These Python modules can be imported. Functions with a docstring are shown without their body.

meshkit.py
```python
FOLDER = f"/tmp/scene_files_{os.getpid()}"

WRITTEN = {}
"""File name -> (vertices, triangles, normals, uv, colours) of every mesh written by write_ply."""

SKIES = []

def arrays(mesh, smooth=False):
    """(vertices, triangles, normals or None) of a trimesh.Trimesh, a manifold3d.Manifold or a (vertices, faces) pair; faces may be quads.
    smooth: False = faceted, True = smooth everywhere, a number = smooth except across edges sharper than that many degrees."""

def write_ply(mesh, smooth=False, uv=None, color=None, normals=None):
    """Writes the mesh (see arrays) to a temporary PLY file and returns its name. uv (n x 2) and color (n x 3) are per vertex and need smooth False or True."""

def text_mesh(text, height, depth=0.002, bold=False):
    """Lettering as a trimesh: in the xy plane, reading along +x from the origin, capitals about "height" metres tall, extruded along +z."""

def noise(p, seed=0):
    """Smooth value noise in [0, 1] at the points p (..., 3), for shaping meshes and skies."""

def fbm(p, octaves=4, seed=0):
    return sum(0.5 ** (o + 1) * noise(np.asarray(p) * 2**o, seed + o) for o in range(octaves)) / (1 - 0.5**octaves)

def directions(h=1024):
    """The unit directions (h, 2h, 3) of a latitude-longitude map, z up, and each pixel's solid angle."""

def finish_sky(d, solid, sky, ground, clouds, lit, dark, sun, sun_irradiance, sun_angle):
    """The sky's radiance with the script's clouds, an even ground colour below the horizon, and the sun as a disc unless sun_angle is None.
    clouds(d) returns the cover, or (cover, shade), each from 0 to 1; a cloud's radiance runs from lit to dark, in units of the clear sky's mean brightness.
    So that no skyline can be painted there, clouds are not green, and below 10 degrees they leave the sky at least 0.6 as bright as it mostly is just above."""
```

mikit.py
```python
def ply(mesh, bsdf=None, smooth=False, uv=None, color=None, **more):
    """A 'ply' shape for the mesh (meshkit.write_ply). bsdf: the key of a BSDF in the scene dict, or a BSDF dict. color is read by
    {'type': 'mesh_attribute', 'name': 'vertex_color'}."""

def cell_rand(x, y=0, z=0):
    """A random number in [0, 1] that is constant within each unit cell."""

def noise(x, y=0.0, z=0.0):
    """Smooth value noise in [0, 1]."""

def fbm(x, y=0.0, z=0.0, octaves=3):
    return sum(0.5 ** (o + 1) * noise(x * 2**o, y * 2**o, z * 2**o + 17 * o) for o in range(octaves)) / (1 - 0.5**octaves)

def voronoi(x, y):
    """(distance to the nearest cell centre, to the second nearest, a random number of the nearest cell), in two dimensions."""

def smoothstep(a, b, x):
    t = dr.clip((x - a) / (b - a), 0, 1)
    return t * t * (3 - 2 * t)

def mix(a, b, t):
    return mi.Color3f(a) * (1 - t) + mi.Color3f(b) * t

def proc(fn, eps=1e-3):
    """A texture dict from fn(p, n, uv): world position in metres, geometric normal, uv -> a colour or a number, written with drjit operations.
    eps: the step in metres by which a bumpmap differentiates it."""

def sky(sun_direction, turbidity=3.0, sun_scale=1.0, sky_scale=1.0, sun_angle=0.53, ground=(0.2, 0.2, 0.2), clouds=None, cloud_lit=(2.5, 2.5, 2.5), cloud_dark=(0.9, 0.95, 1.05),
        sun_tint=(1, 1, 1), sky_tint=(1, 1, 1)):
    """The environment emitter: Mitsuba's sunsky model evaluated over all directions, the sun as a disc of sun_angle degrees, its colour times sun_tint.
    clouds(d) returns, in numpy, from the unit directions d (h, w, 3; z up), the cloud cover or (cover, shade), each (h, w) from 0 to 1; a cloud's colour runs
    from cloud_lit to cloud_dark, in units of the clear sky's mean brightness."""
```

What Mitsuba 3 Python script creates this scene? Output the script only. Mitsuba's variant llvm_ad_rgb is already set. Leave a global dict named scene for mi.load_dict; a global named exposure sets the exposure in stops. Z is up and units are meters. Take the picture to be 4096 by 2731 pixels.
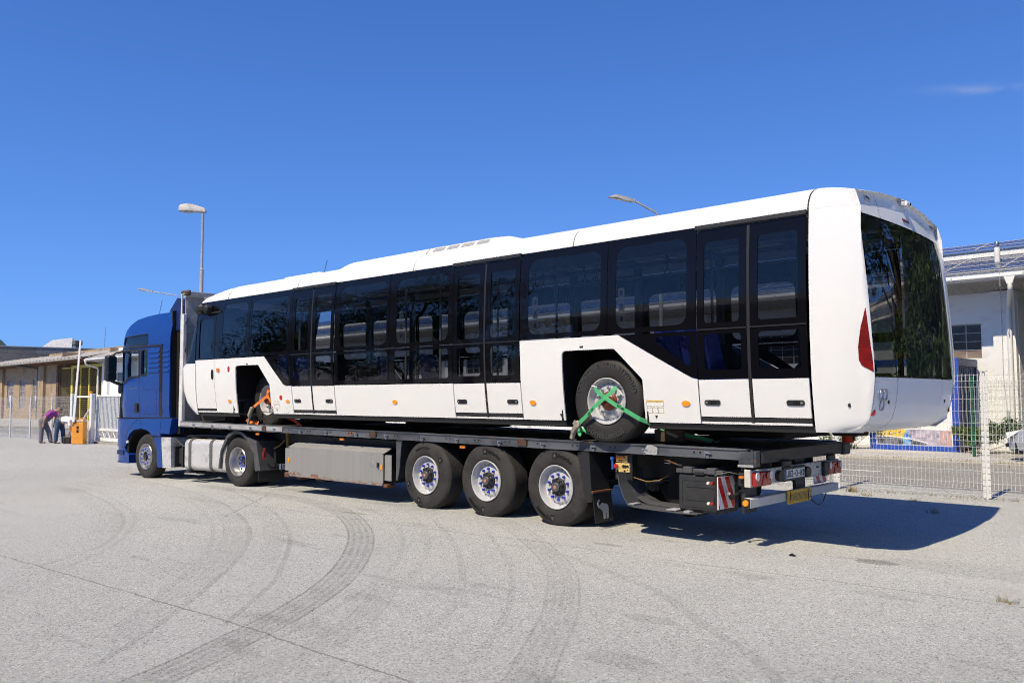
import math, random, numpy as np, trimesh, mitsuba as mi, mikit, meshkit, manifold3d as m3
import drjit as dr
from shapely.geometry import Polygon, box as sbox, LineString
from mikit import noise, fbm, smoothstep, mix, proc, cell_rand
random.seed(7); RNG = np.random.default_rng(7)
T = mi.ScalarTransform4f
scene, labels = {}, {}
# ------------------------------------------------------------------ camera, sky, exposure
CAM = np.array([10.0, -8.895, 1.735]); YAW, PITCH, ROLL = .7426, .0635, -.0023
FW = np.array([-math.sin(YAW)*math.cos(PITCH), math.cos(YAW)*math.cos(PITCH), math.sin(PITCH)])
RT = np.array([math.cos(YAW), math.sin(YAW), 0.0]); UP0 = np.cross(RT, FW)
UP = -math.sin(ROLL)*RT + math.cos(ROLL)*UP0
scene['camera'] = {'type': 'perspective', 'fov': 2*math.degrees(math.atan(2048/3408.8)), 'fov_axis': 'x',
    'near_clip': .05, 'far_clip': 6000.0,
    'to_world': T().look_at(origin=CAM.tolist(), target=(CAM+FW).tolist(), up=UP.tolist())}
SUN = (.05, -.87, 1.0)
exposure = 1.04
def cirrus(d):
    az = np.arctan2(d[..., 1], d[..., 0]); el = np.arctan2(d[..., 2], np.hypot(d[..., 0], d[..., 1]))
    n = meshkit.fbm(np.stack([az*60, el*300, az*0], -1), 4, 3)
    w = np.exp(-((az-math.radians(103.2))/.045)**2-((el-math.radians(17.62)-.13*(az-math.radians(103.2)))/.0042)**2)
    return np.clip(w*np.clip(n-.25, 0, 1)*.42, 0, 1)
scene['sky'] = mikit.sky(SUN, turbidity=2.3, sun_scale=1.75, sky_scale=1.0, ground=(.30, .30, .30), clouds=cirrus, sky_tint=(.73, 1.14, 1.90), sun_tint=(.975, 1.0, .985))

# ------------------------------------------------------------------ materials
def bs(name, d): scene[name] = d
def rgb(c): return {'type': 'rgb', 'value': [float(x) for x in c]} if not isinstance(c, dict) else c
def pm(name, col, rough=.5, metal=0., spec=.5, coat=0., bump=None, **k):
    d = {'type': 'principled', 'base_color': rgb(col), 'roughness': rough, 'metallic': metal}
    if not metal: d['specular'] = spec
    if coat: d['clearcoat'] = coat; d['clearcoat_gloss'] = .97
    d.update(k)
    if bump: d = {'type': 'bumpmap', 'arbitrary': bump[0], 'scale': bump[1], 'bsdf': d}
    scene[name] = {'type': 'twosided', 'bsdf': d}
def N(p, s, o=3): return fbm(p.x*s, p.y*s, p.z*s, octaves=o)
def grainy(c0, c1, s, s2=None, k=.5):
    c0, c1 = list(map(float, c0)), list(map(float, c1))
    def fn(p, n, uv):
        t = smoothstep(.3, .7, fbm(p.x*s, p.y*s, p.z*s, octaves=4))
        if s2: t = dr.clip(t*(1-k)+k*fbm(p.x*s2, p.y*s2, p.z*s2, octaves=2), 0, 1)
        return mix(c0, c1, t)
    return proc(fn)
pm('white_paint', (.715, .73, .735), .22, coat=1.)
pm('white_metal', (.70, .71, .71), .45)
pm('cream_paint', grainy((.52, .51, .47), (.62, .61, .57), 2.5, 30, .4), .5)
pm('blue_paint', grainy((.0035, .036, .215), (.005, .043, .240), .8, 6, .3), .20, coat=1.)
pm('dark_blue_paint', (.010, .022, .10), .35, coat=.5)
pm('black_plastic', (.018, .019, .021), .45)
pm('black_gloss', (.006, .006, .008), .06, spec=.5)
pm('frit', (.004, .004, .006), .03, spec=.26)
pm('black_matte', (.012, .012, .013), .75, spec=.25)
pm('grey_plastic', grainy((.055, .058, .064), (.085, .09, .10), 7, 60), .5)
pm('tool_plastic', grainy((.022, .023, .025), (.034, .036, .039), 9, 70), .5)
pm('rubber', grainy((.022, .022, .023), (.046, .045, .044), 6, 45), .75, spec=.3)
pm('rubber_print', (.008, .008, .009), .6, spec=.3)
pm('rubber_print_bus', (.045, .045, .047), .6, spec=.3)
pm('rubber_bus', grainy((.020, .020, .021), (.032, .032, .032), 6, 45), .6, spec=.35)
pm('rim_silver', grainy((.40, .41, .43), (.50, .51, .53), 9, 50), .38, spec=.6)
pm('rim_alu', (.58, .575, .56), .26, metal=.85)
pm('steel', (.55, .55, .56), .3, metal=1.)
pm('blue_cap', (.012, .04, .50), .25, coat=1.)
pm('hub_red', (.16, .030, .012), .3, coat=.6)
pm('hub_cap_red', (.42, .19, .16), .5)
def rusty(base0, base1, s=3., amt=.62):
    def fn(p, n, uv):
        t = fbm(p.x*s, p.y*s, p.z*s*1.5, octaves=4); m = mix(base0, base1, smoothstep(.3, .7, t))
        r = smoothstep(amt, amt+.10, fbm(p.x*4.1+7, p.y*4.1, p.z*9+3, octaves=4))
        return m*(1-r*.8)+mi.Color3f(.17, .085, .05)*r*.8
    return proc(fn)
pm('rail_steel', rusty([.045, .052, .066], [.10, .11, .13], 2.2, .66), .42, metal=0., spec=.6)
pm('rail_bright', grainy((.25, .26, .28), (.42, .43, .45), 5, 40), .45, spec=.6)
pm('chassis_dark', grainy((.018, .019, .022), (.035, .037, .041), 3, 20), .5)
pm('deck_wood', grainy((.025, .023, .021), (.07, .066, .06), 3, 40), .7)
def zinc(p, n, uv):
    st = fbm(p.x*30, p.y*22, p.z*.5, octaves=3); t = fbm(p.x*1.7, p.y*2., p.z*.5, octaves=3)
    c = mix([.20, .204, .208], [.285, .29, .292], dr.clip(st*.7+t*.4, 0, 1))
    low = smoothstep(.335, .27, p.z+.06*(fbm(p.x*5, 0, 0, octaves=3)-.5)-.05*smoothstep(.55, .75, noise(p.x*3.1)))
    r = low*smoothstep(.35, .6, fbm(p.x*17, p.y*3, p.z*22, octaves=3))
    return mix(c, [.20, .085, .035], dr.clip(r*.9, 0, 1))
pm('zinc_box', proc(zinc), .5)
pm('rust', grainy((.16, .06, .025), (.10, .05, .03), 20, 60), .8)
def tankalu(p, n, uv):
    t = fbm(p.x*3, p.y*3, p.z*1.2, octaves=4); g = smoothstep(.52, .75, fbm(p.x*6, p.y*6+4, p.z*5, octaves=4))
    return mix(mix([.58, .59, .61], [.74, .75, .77], t), [.35, .33, .30], g*.5)
pm('tank_alu', proc(tankalu), .36, metal=.35)
pm('strap_grey', (.10, .105, .11), .6)
pm('orange_lens', (.90, .30, .015), .25, coat=.6)
pm('amber_dark', (.55, .17, .015), .3, coat=.6)
pm('red_lens', (.32, .012, .010), .12, coat=1.)
pm('red_reflector', (.45, .02, .02), .2, coat=.7)
pm('clear_lens', (.70, .70, .70), .1, coat=1.)
pm('green_strap', grainy((.05, .34, .13), (.08, .42, .18), 14, 90), .7)
pm('orange_strap', grainy((.75, .15, .02), (.9, .22, .03), 14, 90), .7)
pm('yellow_sign', grainy((.62, .36, .03), (.70, .42, .04), 9, 60), .5)
pm('ink', (.012, .012, .014), .6)
pm('ink_grey', (.10, .10, .105), .6)
pm('plate_white', (.72, .73, .74), .35)
pm('plate_blue', (.02, .06, .35), .35)
pm('sticker', (.74, .74, .70), .5)
pm('gold_panel', (.60, .46, .18), .5)
pm('blue_handle', (.02, .10, .45), .4)
pm('red_knob', (.40, .02, .02), .4)
pm('wood_block', grainy((.045, .03, .018), (.09, .06, .04), 8, 60), .8)
pm('hi_red', (.55, .02, .02), .3); pm('hi_white', (.80, .80, .82), .3)
pm('yellow_hose', (.26, .15, .03), .6)
pm('headboard_panel', grainy((.24, .235, .225), (.55, .54, .51), 2.6, 12), .6)
pm('headboard_metal', grainy((.24, .245, .25), (.32, .325, .33), 2.5, 18), .5)
pm('post_alu', grainy((.52, .53, .55), (.66, .67, .68), 4, 30), .45)
pm('seat_blue', grainy((.01, .03, .26), (.02, .06, .40), 15, 40), .8)
pm('bus_inside', (.17, .18, .20), .6); pm('bus_floor', (.05, .05, .055), .6); pm('pole_grey', (.30, .32, .34), .3)
pm('grip_black', (.015, .015, .017), .5)
pm('lamp_strip', (.75, .76, .78), .3)
# glass
def tint(name, t, r=1.0): scene[name] = {'type': 'thindielectric', 'int_ior': 1.52, 'specular_transmittance': rgb(t), 'specular_reflectance': rgb((r, r, r))}
tint('bus_glass', (.38, .40, .43), .58); tint('cab_glass', (.80, .82, .82), .6); tint('lamp_glass', (.9, .9, .88)); tint('smoked_glass', (.30, .36, .36), .7)
# setting
pm('galva', grainy((.50, .52, .53), (.62, .64, .65), 3, 40), .5)
pm('gate_white', (.66, .68, .68), .5)
pm('barrier_orange', grainy((.72, .29, .03), (.78, .34, .05), 3, 30), .45)
pm('barrier_white', (.80, .81, .82), .4)
def plaster(p, n, uv):
    t = fbm(p.x*.7, p.y*.7, p.z*.7, octaves=4); g = smoothstep(.56, .72, fbm(p.x*3+5, p.y*3, p.z*6, octaves=4))
    c = mix([.69, .71, .72], [.78, .795, .80], t)
    return mix(c, [.46, .45, .43], g*.22)
pm('white_plaster', proc(plaster), .8, bump=(proc(lambda p, n, uv: fbm(p.x*9, p.y*9, p.z*9, octaves=3), .01), .006))
def brownwall(p, n, uv):
    t = fbm(p.x*.35, p.y*.35, p.z*.9, octaves=5); st = fbm(p.x*5, p.y*5, p.z*.5, octaves=4)
    c = mix([.19, .14, .09], [.41, .315, .21], dr.clip(t*.6+st*.5, 0, 1))
    d = smoothstep(.55, .72, fbm(p.x*1.2+9, p.y*1.2, p.z*1.0+2, octaves=4))
    return mix(c, [.16, .14, .115], d*.55)
pm('brown_render', proc(brownwall), .9)
pm('corrugated', grainy((.20, .195, .185), (.36, .35, .33), .6, 5), .8)
pm('slate_clad', grainy((.115, .11, .105), (.19, .185, .175), .35, 3), .7)
pm('soffit', grainy((.30, .29, .27), (.40, .385, .36), 1.2, 9), .8)
pm('gutter_paint', grainy((.68, .69, .68), (.76, .77, .76), 1.5, 9), .5)
pm('grey_gutter', grainy((.22, .21, .20), (.33, .32, .30), 1.5, 9), .6)
def solar(p, n, uv):
    a = p.x*.9987-p.y*.0513; b = (p.x*.0513+p.y*.9987)/.95
    la = dr.minimum(a*6.4-dr.floor(a*6.4), 1); lb = dr.minimum(b*6.4-dr.floor(b*6.4), 1)
    ln = dr.maximum(dr.select((la < .05) | (la > .95), 1., 0.), dr.select((lb < .05) | (lb > .95), 1., 0.))
    k = cell_rand(dr.floor(a*6.4), dr.floor(b*6.4))
    return mix(mix([.012, .016, .05], [.018, .026, .075], k), [.20, .22, .26], ln*.45)
pm('solar_cells', proc(solar), .22, spec=.35)
def solar_b(p, n, uv):
    a = p.x*.9987-p.y*.0513; b = (p.x*.0513+p.y*.9987)/.95
    la, lb = a*6.0-dr.floor(a*6.0), b*6.0-dr.floor(b*6.0)
    ln = dr.maximum(dr.select((la < .07) | (la > .93), 1., 0.), dr.select((lb < .07) | (lb > .93), 1., 0.))
    return mix(mix([.014, .03, .13], [.025, .05, .19], cell_rand(dr.floor(a*6.0), dr.floor(b*6.0))), [.20, .24, .34], ln*.45)
pm('solar_blue', proc(solar_b), .25, spec=.35); pm('frame_alu', (.34, .35, .37), .5)
pm('pane_dark', grainy((.015, .017, .017), (.06, .06, .055), 1.3), .12)
pm('frame_grey', (.35, .36, .35), .6)
pm('frame_dark', (.10, .105, .10), .6)
pm('yellow_frame', grainy((.52, .44, .08), (.62, .54, .12), 2, 20), .6)
pm('mesh_dark', (.05, .05, .035), .8)
pm('brick_red', (.22, .09, .06), .9)
pm('container_blue', (.022, .075, .42), .45); pm('container_grey_blue', grainy((.055, .085, .17), (.085, .12, .21), 2, 15), .5)
pm('green_paint', (.012, .09, .05), .5)
pm('car_silver', (.46, .50, .58), .25, metal=.4, coat=1.); pm('car_white', (.78, .78, .78), .3, coat=1.)
pm('car_glass', (.01, .012, .014), .05)
pm('lamp_grey', grainy((.30, .31, .32), (.40, .41, .42), 2), .55)
pm('lamp_old', grainy((.33, .33, .32), (.50, .49, .47), 4), .7)
pm('skin', (.46, .25, .17), .55); pm('purple_cloth', (.30, .05, .30), .85); pm('overall_grey', grainy((.13, .13, .155), (.19, .19, .22), 9, 60), .9)
pm('white_cloth', (.76, .75, .80), .85); pm('denim', grainy((.025, .05, .12), (.05, .09, .19), 9, 60), .9); pm('hair_grey', (.16, .15, .14), .8); pm('shoe', (.05, .045, .04), .8)
pm('belt', (.20, .11, .05), .7)
def barkf(p, n, uv): return mix([.05, .04, .03], [.13, .11, .085], fbm(p.x*9, p.y*9, p.z*3, octaves=4))
pm('bark', proc(barkf), .9)
def leafmat(name, a, b):
    def fn(p, n, uv): return mix(a, b, noise(p.x*2.3, p.y*2.3, p.z*2.3))
    scene[name] = {'type': 'twosided', 'bsdf': {'type': 'principled', 'base_color': proc(fn), 'roughness': .55, 'specular': .4}}
leafmat('leaf', [.035, .075, .018], [.085, .14, .035]); leafmat('leaf_dark', [.025, .055, .02], [.06, .10, .03]); leafmat('dry_grass', [.20, .16, .07], [.30, .25, .12])
leafmat('weed', [.06, .11, .03], [.14, .19, .06])

# ------------------------------------------------------------------ ground surface
def gz(x):
    a = np.maximum(0, -np.asarray(x, float)); a = np.minimum(a, 140.)
    return -(.0085*a+.045*(1-np.exp(-a/6)))
MARKS = [  # tyre marks as ground points, half width, strength
 ([(-6.6,-.2),(-4.6,-.28),(-2.47,-.47),(-.81,-1.0),(.58,-1.74),(1.59,-2.44),(2.6,-3.32),(3.36,-4.13),(3.99,-5.01),(4.29,-5.56),(4.68,-6.3),(5.0,-7.2)], .16, 1.0),
 ([(-9.08,-.47),(-6.7,-.74),(-3.69,-1.44),(-1.33,-2.34),(.22,-3.13),(1.52,-4.03),(2.4,-4.78),(2.95,-5.28),(3.76,-6.08),(4.17,-6.55)], .028, .75),
 ([(-9.08,-.62),(-6.7,-.90),(-3.69,-1.60),(-1.40,-2.5),(.12,-3.28),(1.40,-4.18),(2.28,-4.93),(2.83,-5.43),(3.64,-6.23)], .14, .34),
 ([(-5.6,-.30),(-4.51,-.6),(-1.88,-1.55),(.14,-2.54),(1.15,-3.15),(2.37,-4.04),(2.96,-4.53),(3.9,-5.5)], .026, .7),
 ([(-4.51,-.74),(-1.98,-1.70),(.04,-2.70),(1.05,-3.30),(2.27,-4.2)], .11, .28),
 ([(-9.72,-1.99),(-7.17,-2.30),(-4.88,-2.76),(-2.74,-3.45),(-1.29,-4.14),(-.29,-4.79),(.38,-5.6)], .03, .6), ([(-9.72,-2.2),(-7.17,-2.46),(-4.88,-2.92),(-2.84,-3.6),(-1.4,-4.28)], .13, .26),
 ([(-9.7,-1.75),(-7.17,-2.05),(-3.57,-2.98),(-2.05,-3.6),(-.3,-4.6),(.7,-5.5)], .03, .4),
 ([(1.2,.1),(2.25,-.44),(3.62,-1.44),(4.48,-2.17),(5.12,-2.91),(5.67,-3.65),(6.22,-4.53),(6.48,-4.95),(6.7,-5.6)], .15, .52),
 ([(1.07,-.76),(2.67,-1.91),(3.81,-2.89),(4.69,-3.8),(5.2,-4.6)], .035, .42), ([(1.67,-.5),(3.26,-1.76),(4.45,-2.86),(5.2,-3.73),(5.8,-4.6)], .03, .45),
 ([(3.31,-1.32),(4.45,-1.74),(5.73,-2.36),(6.56,-3.02),(7.17,-3.47),(7.6,-3.88)], .045, .5), ([(-3.29,1.0),(-.14,-.29),(1.96,-1.71),(3.2,-2.9),(4.2,-4.2)], .03, .3),
 ([(-8.07,-.76),(-4.01,-1.77),(-1.13,-2.93),(.82,-4.0),(2.42,-5.24),(3.19,-5.95)], .03, .4), ([(3.6,-3.62),(4.54,-4.69),(4.98,-5.51),(5.22,-6.1),(5.4,-7)], .12, .42),
 ([(-2.3,-.2),(-.3,-.75),(1.0,-1.4),(2.2,-2.3),(3.3,-3.4),(4.2,-4.8),(4.8,-6)], .025, .4)]
CRACKS = [[(3.0,-1.12),(5.41,-1.03),(6.53,-.92),(7.52,-.87),(9.5,-.8)], [(-3.0,-5.75),(-.59,-5.7),(1.78,-5.56),(3.77,-5.43),(5.9,-5.41),(7.5,-5.35)],
 [(-10.7,-1.5),(-3.81,-1.55),(-1.98,-1.40),(-.19,-1.42),(2.73,-1.21),(3.0,-1.12)], [(-4.74,.35),(-3.08,-1.09),(-1.68,-2.42)]]
def dseg(px, py, a, b):
    ax, ay = a; ux, uy = b[0]-ax, b[1]-ay; L = ux*ux+uy*uy
    t = dr.clip(((px-ax)*ux+(py-ay)*uy)/L, 0, 1); vx, vy = px-ax-t*ux, py-ay-t*uy
    return vx*vx+vy*vy
def dpath(px, py, pts):
    d = mi.Float(1e6)
    for a, b in zip(pts[:-1], pts[1:]): d = dr.minimum(d, dseg(px, py, a, b))
    return dr.sqrt(d)
def catmull(pts, k=4):
    P = np.array([pts[0]]+list(pts)+[pts[-1]], float); out = []
    for i in range(1, len(P)-2):
        for t in np.linspace(0, 1, k, endpoint=False):
            p0, p1, p2, p3 = P[i-1:i+3]
            out.append(.5*((2*p1)+(-p0+p2)*t+(2*p0-5*p1+4*p2-p3)*t*t+(-p0+3*p1-3*p2+p3)*t**3))
    return [tuple(map(float, q)) for q in out]+[tuple(map(float, P[-2]))]
MK = [(catmull(p, 3), w, s) for p, w, s in MARKS]
STAINS = [(4.01,-.72,.22,.07,.5),(6.71,.29,.24,.13,.6),(6.22,-3.2,.25,.10,.25),(-.45,-1.02,.33,.05,.6),(7.6,.5,.9,.35,.18),(.74,-4.74,.2,.05,.3)]
def yard(p, n, uv):
    x, y = p.x, p.y
    big = fbm(x*.18, y*.18, 3., octaves=4); mid = fbm(x*1.3, y*1.3, 9., octaves=3)
    a1 = noise(x*75, y*75, 1.); a2 = noise(x*160, y*160, 5.); a3 = noise(x*38, y*38, 8.)
    v = .315*(.84+.22*big+.10*mid+.34*(a1-.5)+.32*(a2-.5)+.17*(a3-.5))
    dark = smoothstep(.70, .84, noise(x*95+3, y*95, 2.)); v = v*(1-.38*dark)
    lite = smoothstep(.80, .90, noise(x*88+9, y*88, 7.)); v = v*(1+.30*lite)
    m = mi.Float(0)
    wear = .62+.38*smoothstep(.25, .65, fbm(x*3, y*3, 2., octaves=3))
    for pts, w, s in MK:
        d = dpath(x, y, pts)
        tread = (.45+.55*smoothstep(-.3, .5, dr.cos(d*(2*math.pi/(w*.50))))) if w > .1 else mi.Float(1)
        m = dr.maximum(m, s*tread*(.72+.45*smoothstep(w*.75, w*.95, d))*smoothstep(w*1.08, w*.97, d))
    edge = noise(x*40, y*40, 3.)
    v = v*(1-.36*m*wear*(.72+.45*edge))
    wob = .035*(noise(x*3.3, y*3.3, 4.)-.5)+.02*(noise(x*19, y*19, 6.)-.5)
    for pts in CRACKS:
        d = dpath(x+wob, y+wob, pts)
        v = v*(1-.42*smoothstep(.016, .004, d)*smoothstep(.15, .55, noise(x*2.7, y*2.7, 5.)+.25))
    for sx, sy, rx, ry, s in STAINS:
        q = dr.sqrt(dr.square((x-sx)/rx)+dr.square((y-sy)/ry))+.45*(fbm(x*7, y*7, 2., octaves=3)-.5)
        v = v*(1-s*.55*smoothstep(1.05, .92, q))
    sp = smoothstep(.66, .8, fbm(x*.9+4, y*3.3, 2., octaves=4)); v = v*(1-.16*sp)
    warm = fbm(x*.5, y*.5, 6., octaves=3)
    return mi.Color3f(v*(.955+.03*warm), v*(1.0+.01*warm), v*(1.005-.03*warm))
pm('yard_paving', proc(yard), .85, spec=.3, bump=(proc(lambda p, n, uv: noise(p.x*70, p.y*70)*.6+noise(p.x*150, p.y*150)*.4, .004), .004))
def roadf(p, n, uv):
    v = .165*(.8+.3*fbm(p.x*.5, p.y*1.5, 0., octaves=4)+.4*(noise(p.x*40, p.y*40)-.5))
    return mi.Color3f(v, v, v*.98)
pm('road_asphalt', proc(roadf), .9)
pm('road_paint', grainy((.55, .55, .53), (.68, .68, .66), 6, 40), .7)
pm('kerb_stone', grainy((.24, .235, .22), (.36, .35, .33), 2, 25), .85)
def vergef(p, n, uv):
    t = fbm(p.x*2.2, p.y*4, 0., octaves=4)
    return mix(mix([.22, .20, .15], [.34, .30, .22], noise(p.x*30, p.y*30)), [.09, .12, .04], smoothstep(.52, .7, t))
pm('verge_soil', proc(vergef), .95)
pm('apron', grainy((.22, .215, .205), (.30, .295, .285), .8, 20), .9)
def hillf(p, n, uv): return mix([.03, .05, .045], [.075, .10, .08], fbm(p.x*.09, p.y*.09, p.z*.12, octaves=3))
pm('hill_green', proc(hillf), .95)
def poster(p, n, uv):
    u = (p.x-0.02)/2.28; v = (p.z-.17)/.50
    white = mi.Color3f(.78, .78, .77)
    k = noise(u*22, v*7, 2.); k2 = noise(u*50, v*14, 7.)
    ye = mix([.62, .42, .04], [.75, .55, .10], k); cy = mix([.02, .12, .40], [.30, .58, .78], k); pu = mix([.22, .20, .27], [.58, .53, .62], k); bl = mix([.03, .035, .045], [.22, .23, .27], k)
    c = dr.select(u < .30+.12*v, ye, dr.select(u < .52-.1*v, cy, pu))
    c = dr.select((k2 > .66) & (u < .34), mi.Color3f(.16, .13, .08), c)
    arc = .52-.55*dr.square(u-.12)*2.2
    c = dr.select((v < arc) & (u < .66), bl, c); c = dr.select((u > .36) & (u < .46) & (v < .6), cy, c)
    c = dr.select((u > .84) & (k2 > .35), mi.Color3f(.55, .34, .30), c)
    c = dr.select((dr.abs(v-arc) < .03) & (u < .70), white, c)
    pic = (v < 1.0-.05*u) & (v > .0) & (u > .015) & (u < .985)
    return dr.select(pic, c, white)
pm('poster_print', proc(poster), .4)
pm('ink_elephant', (.42, .43, .45), .5)
tint('rear_glass', (.24, .26, .26), .62)
pm('red_dark', (.10, .008, .02), .2, coat=.8); pm('cream_white', (.74, .735, .70), .3, coat=.6); pm('grille_grey', (.30, .31, .32), .5); pm('beacon_red', (.62, .07, .02), .3, coat=.6)
pm('ratchet_metal', grainy((.16, .13, .09), (.34, .32, .28), 20, 80), .45); pm('brown_strap', (.14, .055, .03), .7); pm('red_strap', grainy((.42, .04, .02), (.55, .09, .02), 14, 90), .7)
pm('mirror_glass', (.10, .11, .12), .05, metal=1.); pm('skylight_grey', (.42, .43, .44), .5)
pm('galva_post', grainy((.58, .60, .61), (.68, .70, .71), 3, 40), .5); pm('green_wire', (.20, .25, .22), .5); pm('lamp_pale', (.55, .55, .52), .3); pm('green_dark', (.02, .035, .03), .6)
pm('brick_pane', grainy((.14, .09, .07), (.22, .17, .14), 3), .3); pm('rust_soffit', grainy((.07, .035, .025), (.12, .06, .04), 2, 10), .8); pm('brown_dark', grainy((.06, .035, .025), (.10, .06, .045), 2, 10), .8); pm('yellow_dull', grainy((.16, .13, .04), (.22, .18, .06), 2, 12), .7); pm('slate_light', grainy((.16, .155, .15), (.24, .235, .23), .35, 3), .7)
pm('eye_white', (.75, .74, .72), .3); pm('lip', (.36, .14, .11), .5); pm('shoe_grey', (.12, .12, .13), .7)
pm('casting', grainy((.05, .042, .035), (.11, .085, .065), 6, 30), .7); pm('rail_mid', grainy((.16, .17, .18), (.26, .27, .28), 5, 40), .5); pm('pane_pale', grainy((.12, .11, .12), (.26, .24, .25), 1.3), .3)
pm('sticker_dim', (.16, .165, .17), .5); pm('sign_blue', (.02, .035, .10), .5)
pm('tail_red', grainy((.085, .003, .003), (.22, .006, .005), 11, 45), .10, coat=1.)
pm('rust_dark', grainy((.075, .04, .028), (.05, .035, .03), 20, 60), .8)
# ------------------------------------------------------------------ helpers
def num(key):
    if key not in USED: USED.add(key); return key
    i = 1
    while f'{key}_{i:03d}' in USED: i += 1
    USED.add(f'{key}_{i:03d}'); return f'{key}_{i:03d}'
USED = set()
def lab(key, label=None, cat=None, group=None, kind=None):
    d = labels.setdefault(key, {})
    for k, v in (('label', label), ('category', cat), ('group', group), ('kind', kind)):
        if v: d[k] = v
    return key
def thing(name, label, cat, group=None): return lab(num(name), label, cat, group)
FR = [np.eye(4)]                       # frame stack: meshes are placed in the last one
class frame:
    def __init__(s, M): s.M = np.asarray(M, float)
    def __enter__(s): FR.append(FR[-1] @ s.M)
    def __exit__(s, *a): FR.pop()
def F(o, ex=(1, 0, 0), ey=(0, 1, 0), ez=(0, 0, 1)):
    M = np.eye(4); M[:3, 0] = ex; M[:3, 1] = ey; M[:3, 2] = ez; M[:3, 3] = o; return M
def Fz(o, deg=0): c, s = math.cos(math.radians(deg)), math.sin(math.radians(deg)); return F(o, (c, s, 0), (-s, c, 0))
def tm(v, f): return trimesh.Trimesh(np.asarray(v, float), np.asarray(f), process=False)
def cat(*ms):
    l = []
    for m in ms: l.extend(m if isinstance(m, (list, tuple)) else [m])
    return trimesh.util.concatenate(l) if len(l) > 1 else l[0]
def of(man):
    m = man.to_mesh(); return tm(m.vert_properties[:, :3], m.tri_verts)
def to_man(t): return m3.Manifold(m3.Mesh(np.asarray(t.vertices, np.float32), np.asarray(t.faces, np.uint32)))
def groups_of(ms):
    """meshes that touch stay together, the rest become parts of their own"""
    b = [m.bounds for m in ms]; n = len(ms); lab_ = list(range(n))
    for i in range(n):
        for j in range(i):
            if (b[i][0]-.012 <= b[j][1]).all() and (b[j][0]-.012 <= b[i][1]).all():
                a, c = lab_[i], lab_[j]; lab_ = [c if q == a else q for q in lab_]
    return [[ms[i] for i in range(n) if lab_[i] == q] for q in dict.fromkeys(lab_)]
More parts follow.
